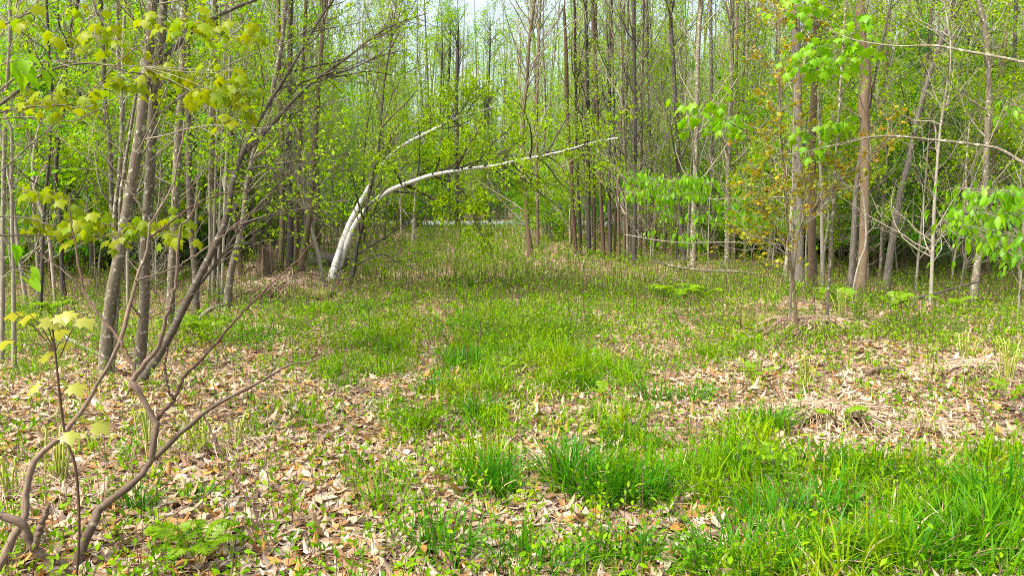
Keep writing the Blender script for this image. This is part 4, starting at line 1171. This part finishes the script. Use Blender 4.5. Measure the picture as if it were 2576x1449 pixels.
def straw_heap(label, px, py, rx, h, n, seed=0, dirx=.0):
    rng = np.random.default_rng(seed)
    c = on_ground(px, py)
    mb = MB()
    az = rng.uniform(0, 2 * PI, n)
    ln = rng.uniform(.35, 1.0, n) * rx * 1.5
    x0, y0 = c[0] + rng.normal(0, rx * .18, n), c[1] + rng.normal(0, rx * .12, n)
    x1, y1 = x0 + np.cos(az) * ln, y0 + np.sin(az) * ln * .7
    P = np.stack([pts(x0, y0, h * rng.uniform(.6, 1.1, n)), pts(x0 * .65 + x1 * .35, y0 * .65 + y1 * .35, h * rng.uniform(.6, 1.0, n)), pts(x0 * .3 + x1 * .7, y0 * .3 + y1 * .7, h * rng.uniform(.2, .45, n)), pts(x1, y1, .005)], 1)
    tubes(mb, P, np.outer(rng.uniform(.0022, .0055, n) * max(1, c[1] / 8), [1, 1, .8, .5]), 4)
    nl = n
    k = rng.integers(0, n, nl)
    f = rng.random((nl, 1))
    pos = P[k, 1] * (1 - f) + P[k, 2] * f
    leaves(mb, OVAL, pos, rng.normal(0, 1, (nl, 3)) * [1, 1, .3], rng.normal(0, .4, (nl, 3)) + [0, 0, 1], rng.uniform(.03, .08, nl), curl=rng.normal(0, 4, nl))
    ob = mb.build("dead_fern_heap", LM['straw'], origin=c)
    ob.location = [float(v) for v in c]
    return tag(ob, label, "dead fern heap", "heaps of dead fern stalks")


straw_heap("heap of matted tan fern stalks spilling over the right mound", 2045, 850, .65, .26, 620, 1)
straw_heap("low flattened heap of tan stalks below the dead fern mound", 2090, 1055, .55, .13, 500, 2)
straw_heap("stalk heap around the fiddleheads at the right edge", 2490, 945, .6, .14, 520, 3)
straw_heap("straw heap draped over the mossy mound by the birches", 700, 740, 1.0, .24, 620, 4)
straw_heap("grey-brown straw patch below the mossy flared trunk", 660, 830, .7, .06, 160, 5)
straw_heap("flattened straw in the middle of the path", 1500, 1045, .35, .05, 120, 6)


# ------------------------------------------------------------------ stumps and logs
def log(name, label, a, b, r, bark='rotten', jag=.3, cat='log', seed=0, bend=.1, branches=0):
    rng = np.random.default_rng(seed + 100)
    a, b = np.asarray(a, float), np.asarray(b, float)
    n = 12
    t = np.linspace(0, 1, n)[:, None]
    P = a * (1 - t) + b * t + np.array([0, 0, 1.0]) * bend * np.sin(t * PI) * .3 + rng.normal(0, r * .12, (n, 3))
    RR = r * (1 + rng.normal(0, .1, n)) * np.linspace(1.1, .75, n)
    P = np.vstack([P[0], P, P[-1] + (P[-1] - P[-2]) * .05])
    RR = np.concatenate([[r * .3], RR, [r * .15]])
    mb = MB()
    tubes(mb, P[None], RR[None], 11, rough=jag, seed=seed)
    if branches:
        A, Ar = sprout(rng, P[None, 1:-1], RR[None, 1:-1], [branches], .15, .95, 45, np.linalg.norm(b - a) * .35, r * .4, 6, .02, .15)
        tubes(mb, A, Ar, 5)
    ob = mb.build(name, BK[bark], origin=a)
    ob.location = [float(v) for v in a]
    return tag(ob, label, cat)


def stump(label, px, py, r, h, bark='rotten', seed=0):
    rng = np.random.default_rng(seed)
    c = on_ground(px, py)
    s, n = 34, 9
    th = np.arange(s) / s * 2 * PI
    ridge = 1 + rng.normal(0, .13, s) + .12 * np.sin(th * 4 + seed)
    topn = h * np.clip(.62 + .3 * np.sin(th + 2.2) + rng.normal(0, .16, s), .2, 1.15)
    V = []
    for k in range(n):
        f = k / (n - 1)
        flare = 1 + .35 * (1 - f) ** 3 * (1 + .6 * np.sin(th * 5 + seed))
        rr = r * flare * ridge * (1 + rng.normal(0, .03, s)) * (1 - .10 * f)
        V.append(np.stack([c[0] + np.cos(th) * rr, c[1] + np.sin(th) * rr, c[2] - .06 + topn * f + 0 * th], 1))
    inner = np.stack([c[0] + np.cos(th) * r * .55, c[1] + np.sin(th) * r * .55, c[2] + topn * .5], 1)
    V.append(inner)
    ctr = np.array([[c[0], c[1], c[2] + h * .3]])
    V = np.concatenate(V + [ctr])
    idx = np.arange((n + 1) * s).reshape(n + 1, s)
    q = np.stack([idx[:-1], np.roll(idx[:-1], -1, 1), np.roll(idx[1:], -1, 1), idx[1:]], -1)
    t = np.stack([idx[-1], np.roll(idx[-1], -1), np.full(s, (n + 1) * s)], -1)
    at_ = (V - c) * np.array([1, 1, .5])
    ob = MB().add(V, quads=q, tris=t, attr=at_).build("tree_stump", BK[bark], smooth=False, origin=c)
    ob.location = [float(v) for v in c]
    return tag(ob, label, "stump")


stump("grey rotten jagged stump on the mossy mound by the birches", 672, 708, .20, .85, 'rotten', 2)
stump("low mossy stump remnant right of the grey jagged stump", 745, 715, .26, .22, 'moss', 3)
stump("small pale broken snag at the right end of the mossy mound", 808, 728, .06, .45, 'pale', 4)
c = on_ground(790, 757)
log("mossy_log", "mossy rotten log along the near edge of the birch mound", c + [-.75, .2, .08], c + [.35, -.1, .08], .13, 'moss', .4, seed=3)
c = on_ground(805, 680)
log("rotten_log", "dark hollow root log behind the white birch bases", c + [-.3, .3, .15], c + [.55, .1, .12], .16, 'dark', .5, seed=4)
c = on_ground(1905, 838)
log("mossy_log", "yellowish mossy rotten log left of the dead fern mound", c + [-.2, 0, .10], c + [.45, .15, .14], .12, 'moss', .5, seed=5)
c = on_ground(1790, 742)
log("rotten_log", "small dark chunk of wood lying beyond the right ferns", c + [-.2, 0, .05], c + [.25, .1, .05], .055, 'dark', .4, seed=6)
c = on_ground(2215, 950)
log("rotten_log", "blackish rotten wood chunk in leaves at right", c + [-.15, 0, .04], c + [.2, .08, .05], .026, 'rotten', .6, seed=7)
log("fallen_pole", "thin dark fallen pole propped toward the elbowed grey trunk", on_ground(2239, 776) + [0, 0, .03], at(2470, 706, on_ground(2447, 769)[1] - .2), .022, 'dark', .1, 'fallen branch', 8, 0, 3)
c0, c1 = on_ground(1660, 690), on_ground(1940, 715)
P0 = [(1640, 655, 4), (1690, 670, 5), (1760, 680, 6), (1850, 684, 6), (1900, 690, 6), (1935, 712, 6)]
q, r = to_world(P0, c1[1], .3)
S = spline(np.column_stack([q, r]), 26)
mb = MB()
tubes(mb, S[None, :, :3], S[None, :, 3], 7, rough=.12)
A, Ar = sprout(np.random.default_rng(2), S[None, :, :3], S[None, :, 3], [7], .05, .8, 40, 1.0, .01, 7, .02, .15)
tubes(mb, A, Ar, 4)
ob = mb.build("fallen_branch", BK['grey'], origin=S[-1, :3])
ob.location = [float(v) for v in S[-1, :3]]
tag(ob, "long grey fallen branch hooked at its right end", "fallen branch")
c = on_ground(1750, 725)
q0 = on_ground(1640, 730)
log("fallen_branch", "pale forked dead branch lying beyond the right grass", q0 + [0, 0, .12], on_ground(1735, 700) + [0, 0, .25], .013, 'pale', .2, 'fallen branch', 9, .3, 7)
log("fallen_branch", "thin grey stick lying between the thick left trunks", on_ground(165, 880) + [0, 0, .15], on_ground(300, 925) + [0, 0, .03], .016, 'pale', .15, 'fallen branch', 10, 0, 2)
log("fallen_branch", "long thin stick lying right of the thick left trunks", on_ground(310, 905) + [0, 0, .05], on_ground(460, 885) + [0, 0, .05], .012, 'pale', .15, 'fallen branch', 11, 0, 1)
log("fallen_branch", "grey half-buried root stick before the flared mossy trunk", on_ground(480, 830) + [0, 0, .05], on_ground(570, 785) + [0, 0, .12], .035, 'grey', .2, 'fallen branch', 12, .2, 1)
log("fallen_branch", "brown stick lying below the mossy mound", on_ground(600, 768) + [0, 0, .04], on_ground(700, 765) + [0, 0, .04], .025, 'brown', .2, 'fallen branch', 13, .0, 2)


# ------------------------------------------------------------------ filler woods: prototypes, then copies
def proto_tree(rng, hgt, r0, bark, leaf, first=2.0, b1=24, len1=1.8, ang=40, b2=6, len2=.7, per=6, ls=.05, wob=.15, stems=1, T=DIAMOND, up=.08, flat=0., twig=None, b3=0):
    tr, br, fo = MB(), MB(), MB()
    allC = []
    for s in range(stems):
        lean = rng.normal(0, .05 + .22 * (stems > 1), 2) * hgt * .4
        z = np.linspace(0, 1, 9)
        ctrl = np.stack([lean[0] * z ** 1.3 + rng.normal(0, wob, 9) * z, lean[1] * z ** 1.3 + rng.normal(0, wob, 9) * z, z * hgt * (1 if s == 0 else rng.uniform(.6, 1)) - .15], 1)
        if s:
            ctrl[:, :2] += rng.normal(0, .12, 2)
        P = spline(ctrl, 20)
        RR = r0 * (1 - .88 * np.linspace(0, 1, 20) ** .9)
        RR[0] *= 1.5
        tubes(tr, P[None], RR[None], 8, rough=.12, seed=s)
        A, Ar = sprout(rng, P[None], RR[None], [max(3, b1 // stems)], first / hgt, .98, ang, len1, .008 + .004 * len1, 7, up, .15, .45, flat=flat)
        C, Cr = sprout(rng, A, Ar, b2, .15, 1, 42, len2, .0035, 5, up * .4, .2, .3, flat=flat)
        Cr = Cr * 1.5
        o_ = br if per else tr
        tubes(o_, A, Ar, 4, mat=0 if per else 1)
        tubes(o_, C, Cr, 3, mat=0 if per else 1)
        allC.append(C)
    C = np.concatenate(allC)
    tw = BK[twig or 'twig']
    parts = [("trunk", tr.mesh("trunk", [BK[bark], tw]))]
    if per:
        p_, d_, n_ = leaf_spots(rng, C, per, .35, .07, .45, 1.2, .6)
        k_ = rng.random(len(p_)) < 1 - .6 * sstep(6, 11, p_[:, 2])
        p_, d_, n_ = p_[k_], d_[k_], n_[k_]
        leaves(br, T, p_, d_, n_, ls * rng.uniform(.55, 1.4, len(p_)), mat=1)
        parts.append(("crown", br.mesh("crown", [tw, LM[leaf]])))
    return parts


def proto_pine(rng, hgt, r0):
    tr, br, fo = MB(), MB(), MB()
    P = spline(np.array([[0, 0, -.15], [.02, .03, hgt * .5], [0, .02, hgt]]), 16)
    tubes(tr, P[None], np.linspace(r0, .012, 16)[None], 8)
    tw = []
    z = .5
    while z < hgt - .3:
        k = rng.integers(4, 7)
        L = (hgt - z) * .34 + .25
        for j in range(k):
            az = j / k * 2 * PI + rng.normal(0, .3)
            e = np.array([math.cos(az), math.sin(az), 0])
            l = L * rng.uniform(.7, 1.1)
            tw.append(spline(np.array([[0, 0, z], e * l * .5 + [0, 0, z + l * .12], e * l + [0, 0, z + l * .18]]), 7))
        z += rng.uniform(.3, .5)
    A = np.array(tw)
    Ar = np.tile(np.linspace(.014, .003, 7), (len(A), 1))
    C, Cr = sprout(rng, A, Ar, 11, .2, 1, 45, .42, .003, 4, .02, .12, .3, flat=.6)
    tubes(br, A, Ar, 4)
    tubes(br, C, Cr, 3)
    # needle tufts
    N = len(C) * 46
    idx = rng.integers(0, len(C), N)
    f = rng.uniform(.1, 1, (N, 1))
    pos = C[idx, 0] * (1 - f) + C[idx, -1] * f
    d = unit(unit(C[idx, -1] - C[idx, 0]) * .9 + rng.normal(0, .6, (N, 3)))
    leaves(br, tpl([(-.022, 0, 0), (.022, 0, 0), (.01, 1, -.05), (-.01, 1, -.05)], [(0, 1, 2, 3)]), pos, d, rng.normal(0, 1, (N, 3)), rng.uniform(.07, .12, N), mat=1)
    return [("trunk", tr.mesh("trunk", BK['brown'])), ("crown", br.mesh("crown", [BK['twigdark'], LM['pine']]))]


rng = np.random.default_rng(99)
PROTO = {
    'slender': [proto_tree(rng, h, r0 * .8, bk, lf, first * .6, b1 + 16, 2.2, ang, 8, .8, per * 2.0, .085) for h, r0, bk, lf, first, b1, ang, per in (
        (13, .075, 'grey', 'spring', 2.5, 34, 40, 5), (15, .10, 'brown', 'spring', 3.5, 38, 36, 4.5), (12, .06, 'pale', 'yellow', 2.0, 34, 42, 5), (14, .085, 'dark', 'spring', 3, 36, 34, 4.5), (11, .055, 'brown', 'yellow', 2.0, 32, 38, 5), (14, .07, 'grey', 'deep', 2.5, 38, 42, 6))],
    'sapling': [proto_tree(rng, h, r0, bk, lf, .7, 34, 1.4, 45, 7, .55, per * 2.2, ls * 1.5, .2, twig=None) for h, r0, bk, lf, per, ls in ((6, .028, 'pale', 'yellow', 5, .05), (5, .022, 'brown', 'spring', 6, .05), (7.5, .035, 'grey', 'spring', 5, .05), (4.5, .02, 'pale', 'deep', 6, .055))],
    'shrub': [proto_tree(rng, h, .016, bk, lf, .25, b1 + 16, 1.4, 55, 8, .55, per * 2.2, ls * 1.4, .1, stems, up=.02, flat=.5) for h, bk, lf, b1, per, ls, stems in ((3.2, 'brown', 'bright', 36, 6, .06, 4), (2.6, 'pale', 'spring', 32, 6, .055, 5), (3.8, 'brown', 'deep', 40, 6, .06, 4))],
    'pine': [proto_pine(rng, 7.0, .08), proto_pine(rng, 4.5, .05)],
    'pole': [proto_tree(rng, 9, .034, 'grey', 'spring', 1.2, 30, 1.2, 42, 6, .55, 7, .08, .22), proto_tree(rng, 10, .042, 'brown', 'yellow', 1.5, 30, 1.3, 38, 6, .55, 7, .08, .25), proto_tree(rng, 8, .026, 'pale', 'spring', 1.0, 28, 1.1, 44, 6, .55, 7, .08, .3)],
    'bare': [proto_tree(rng, 8, .032, 'pale', 'spring', .8, 34, 1.5, 50, 6, .6, 0, .05, .3)],
}
PROT_NAME = {'slender': 'slender_tree', 'sapling': 'sapling_tree', 'shrub': 'leafy_shrub', 'pine': 'pine_tree', 'bare': 'bare_sapling', 'pole': 'pole_tree'}
CAT = {'slender': 'tree', 'sapling': 'sapling', 'shrub': 'shrub', 'pine': 'pine tree', 'bare': 'sapling', 'pole': 'tree'}
GROUP = {'slender': 'slender trees filling the woods', 'sapling': 'leafy saplings in the woods', 'shrub': 'leafy shrubs under the trees', 'pine': 'young pines under the trees', 'bare': 'bare saplings in the woods', 'pole': 'thin pole-like young trees in the woods'}
LOOK = {('slender', 0): 'grey slender tree', ('slender', 1): 'tall brown tree', ('slender', 2): 'pale slender tree', ('slender', 3): 'dark slender tree', ('slender', 4): 'thin yellow-leaved tree', ('slender', 5): 'deep-green grey tree',
        ('sapling', 0): 'pale yellow-leaved sapling', ('sapling', 1): 'brown leafy sapling', ('sapling', 2): 'grey tall sapling', ('sapling', 3): 'low dark-green sapling',
        ('shrub', 0): 'bright green shrub', ('shrub', 1): 'small spring-green shrub', ('shrub', 2): 'tall deep-green shrub', ('pine', 0): 'dark pine', ('pine', 1): 'small pine', ('bare', 0): 'bare pale sapling',
        ('pole', 0): 'thin grey pole tree', ('pole', 1): 'thin brown pole tree', ('pole', 2): 'thinnest pale pole tree'}
SRC = {}


def left_edge(y):
    return np.interp(y, [0, 6, 9, 13, 18, 30, 48, 60], [-3.6, -4.6, -5.2, -5.6, -6.2, -5.4, -5.4, -3.5])


def right_edge(y):
    return np.interp(y, [0, 10, 14, 18, 22, 27, 35, 48, 60], [7.5, 7.6, 6.3, 5.6, 4.0, 2.0, 1.0, .6, -.5])


placed = [np.array(h[2].location[:2]) for h in HEROES]
FILL = []


def place(kind, var, x, y, rz, s, tilt=(0, 0)):
    FILL.append((kind, var, x, y, rz, s, tilt))


def fill_zone(rng, kind, n, y0, y1, gap, smin, smax, side=None, xlim=40, margin=0.0):
    k = tries = 0
    while k < n and tries < n * 300:
        tries += 1
        y = y0 + (y1 - y0) * rng.random() ** .85
        half = CX / FPX * 1.04 * y
        x = rng.uniform(-half, half)
        if left_edge(y) - margin < x < right_edge(y) + margin and not 57.5 < y:
            continue
        if 49.8 < y < 57.2:
            continue
        if side == 'L' and x > 0 or side == 'R' and x < 0:
            continue
        p = np.array([x, y])
        if any(abs(q[0] - x) < gap and abs(q[1] - y) < gap for q in placed):
            continue
        placed.append(p)
        place(kind, int(rng.integers(0, len(PROTO[kind]))), x, y, rng.uniform(0, 2 * PI), rng.uniform(smin, smax), (rng.normal(0, .03), rng.normal(0, .03)))
        k += 1


rng = np.random.default_rng(123)
fill_zone(rng, 'slender', 40, 16, 30, .8, .75, 1.1)
fill_zone(rng, 'slender', 90, 28, 50, .9, .8, 1.2)
fill_zone(rng, 'slender', 75, 57.5, 85, 1.2, 1.0, 1.7)
fill_zone(rng, 'sapling', 46, 13, 24, .7, .7, 1.1, margin=.3)
fill_zone(rng, 'sapling', 80, 24, 48, .8, .8, 1.2)
fill_zone(rng, 'bare', 130, 11, 34, .5, .5, 1.1, margin=.15)
fill_zone(rng, 'pole', 70, 14, 28, .5, .7, 1.15)
fill_zone(rng, 'pole', 130, 26, 49, .5, .8, 1.2)
fill_zone(rng, 'shrub', 40, 14, 28, 1.0, .6, 1.1, margin=.9)
fill_zone(rng, 'shrub', 85, 28, 50, 1.1, .8, 1.5)
fill_zone(rng, 'shrub', 50, 57.5, 75, 1.3, 1.2, 2.2)
for i in range(24):
    px, Y = rng.uniform(-10, 560), rng.uniform(17.5, 26)
    place('shrub', int(rng.integers(0, 3)), (px - CX) / FPX * Y, Y, rng.uniform(0, 6), rng.uniform(1.2, 2.0))
for i in range(15):
    px, Y = rng.uniform(1850, 2240), rng.uniform(20, 30)
    place('shrub', int(rng.integers(0, 3)), (px - CX) / FPX * Y, Y, rng.uniform(0, 6), rng.uniform(1.1, 2.0))
for px, Y, s, v in ((430, 17, .8, 0), (330, 20, .9, 0), (180, 18, .7, 1), (90, 22, .9, 0), (660, 23, .8, 1), (520, 26, .9, 0), (2330, 17, .85, 0), (2460, 18, .95, 0), (2560, 21, .9, 0), (2210, 24, .8, 0), (1075, 44, .7, 1), (1640, 36, .7, 1), (1250, 47, .6, 1), (1500, 45, .7, 1), (2050, 30, .8, 0), (1230, 66, 1.6, 0), (1200, 72, 1.9, 0)):
    place('pine', v, (px - CX) / FPX * Y, Y, rng.uniform(0, 6), s)

ORD = ["nearest", "second", "third", "fourth", "fifth", "sixth", "seventh", "eighth", "ninth", "tenth", "eleventh", "twelfth", "13th", "14th", "15th", "16th", "17th", "18th", "19th", "20th", "21st", "22nd", "23rd", "24th"]
MARK = [(30, "left-edge pale stems"), (310, "thickest left trunk"), (575, "mossy flared trunk"), (840, "white birch bases"), (1150, "path's far end"), (1335, "fan-twigged tree"), (1595, "black straight trunk"), (1743, "grey-brown right trunk"),
        (2010, "ridged pale-and-dark trunk"), (2230, "rough wavering trunk"), (2450, "elbowed grey trunk")]
BAND = lambda y: "in near woods" if y < 22 else ("in middle woods" if y < 36 else ("in far woods" if y < 54 else "beyond the road"))
buckets = {}
for it in FILL:
    kind, var, x, y = it[:4]
    px, _ = project((x, y, float(H(x, y))))
    mk = min(MARK, key=lambda m: abs(m[0] - px))
    side = "right" if px >= mk[0] else "left"
    buckets.setdefault((kind, var, mk, side, BAND(y)), []).append((abs(px - mk[0]), it))
for (kind, var, mk, side, band), lst in buckets.items():
    lst.sort(key=lambda t: t[0])
    for k, (_, (kd, v, x, y, rz, s, tilt)) in enumerate(lst):
        look = LOOK[(kind, var)]
        label = f"{look} {band}, {ORD[k]} such one {side} of the {mk[1]}" if len(lst) > 1 else f"{look} {band}, just {side} of the {mk[1]}"
        z = float(H(x, y))
        key = (kind, var)
        if key not in SRC:
            root = thing(PROT_NAME[kind], label, CAT[kind], (x, y, z), GROUP[kind])
            kids = []
            for nm, me in PROTO[kind][var]:
                o_ = bpy.data.objects.new(nm, me)
                col.objects.link(o_)
                o_.parent = root
                kids.append(o_)
            SRC[key] = (root, kids)
        else:
            root = copy_tree(*SRC[key])
            root["label"] = label
        root.location = (x, y, z)
        root.rotation_euler = (tilt[0], tilt[1], rz)
        root.scale = (s, s, s)

# ------------------------------------------------------------------ far-off woods as one mass
rng = np.random.default_rng(500)
mb = MB()
n = 420
th = rng.uniform(R(-37), R(37), n)
dist = rng.uniform(72, 130, n)
x, y = np.sin(th) * dist, np.cos(th) * dist
ok = y > 60
x, y = x[ok], y[ok]
n = len(x)
hh = rng.uniform(15, 27, n)
b = pts(x, y, -.2)
P = np.stack([b, b + np.stack([rng.normal(0, .3, n), rng.normal(0, .3, n), hh * .5], 1), b + np.stack([rng.normal(0, .7, n), rng.normal(0, .7, n), hh], 1)], 1)
RR = np.outer(rng.uniform(.08, .2, n), [1, .7, .2])
tubes(mb, P, RR, 6, mat=1)
A, Ar = sprout(rng, P, RR, 20, .05, 1, 45, 3.2, .03, 5, .08, .15, .4)
tubes(mb, A, Ar, 3, mat=1)
p_, d_, n_ = leaf_spots(rng, A, 32, .2, .6, .45, 1, .6)
leaves(mb, DIAMOND, p_, d_, n_, rng.uniform(.12, .28, len(p_)))
tag(mb.build("distant_woods", [LM['spring'], BK['brown']]), "distant hazy green woods filling the view beyond the road", "woods", kind="stuff")
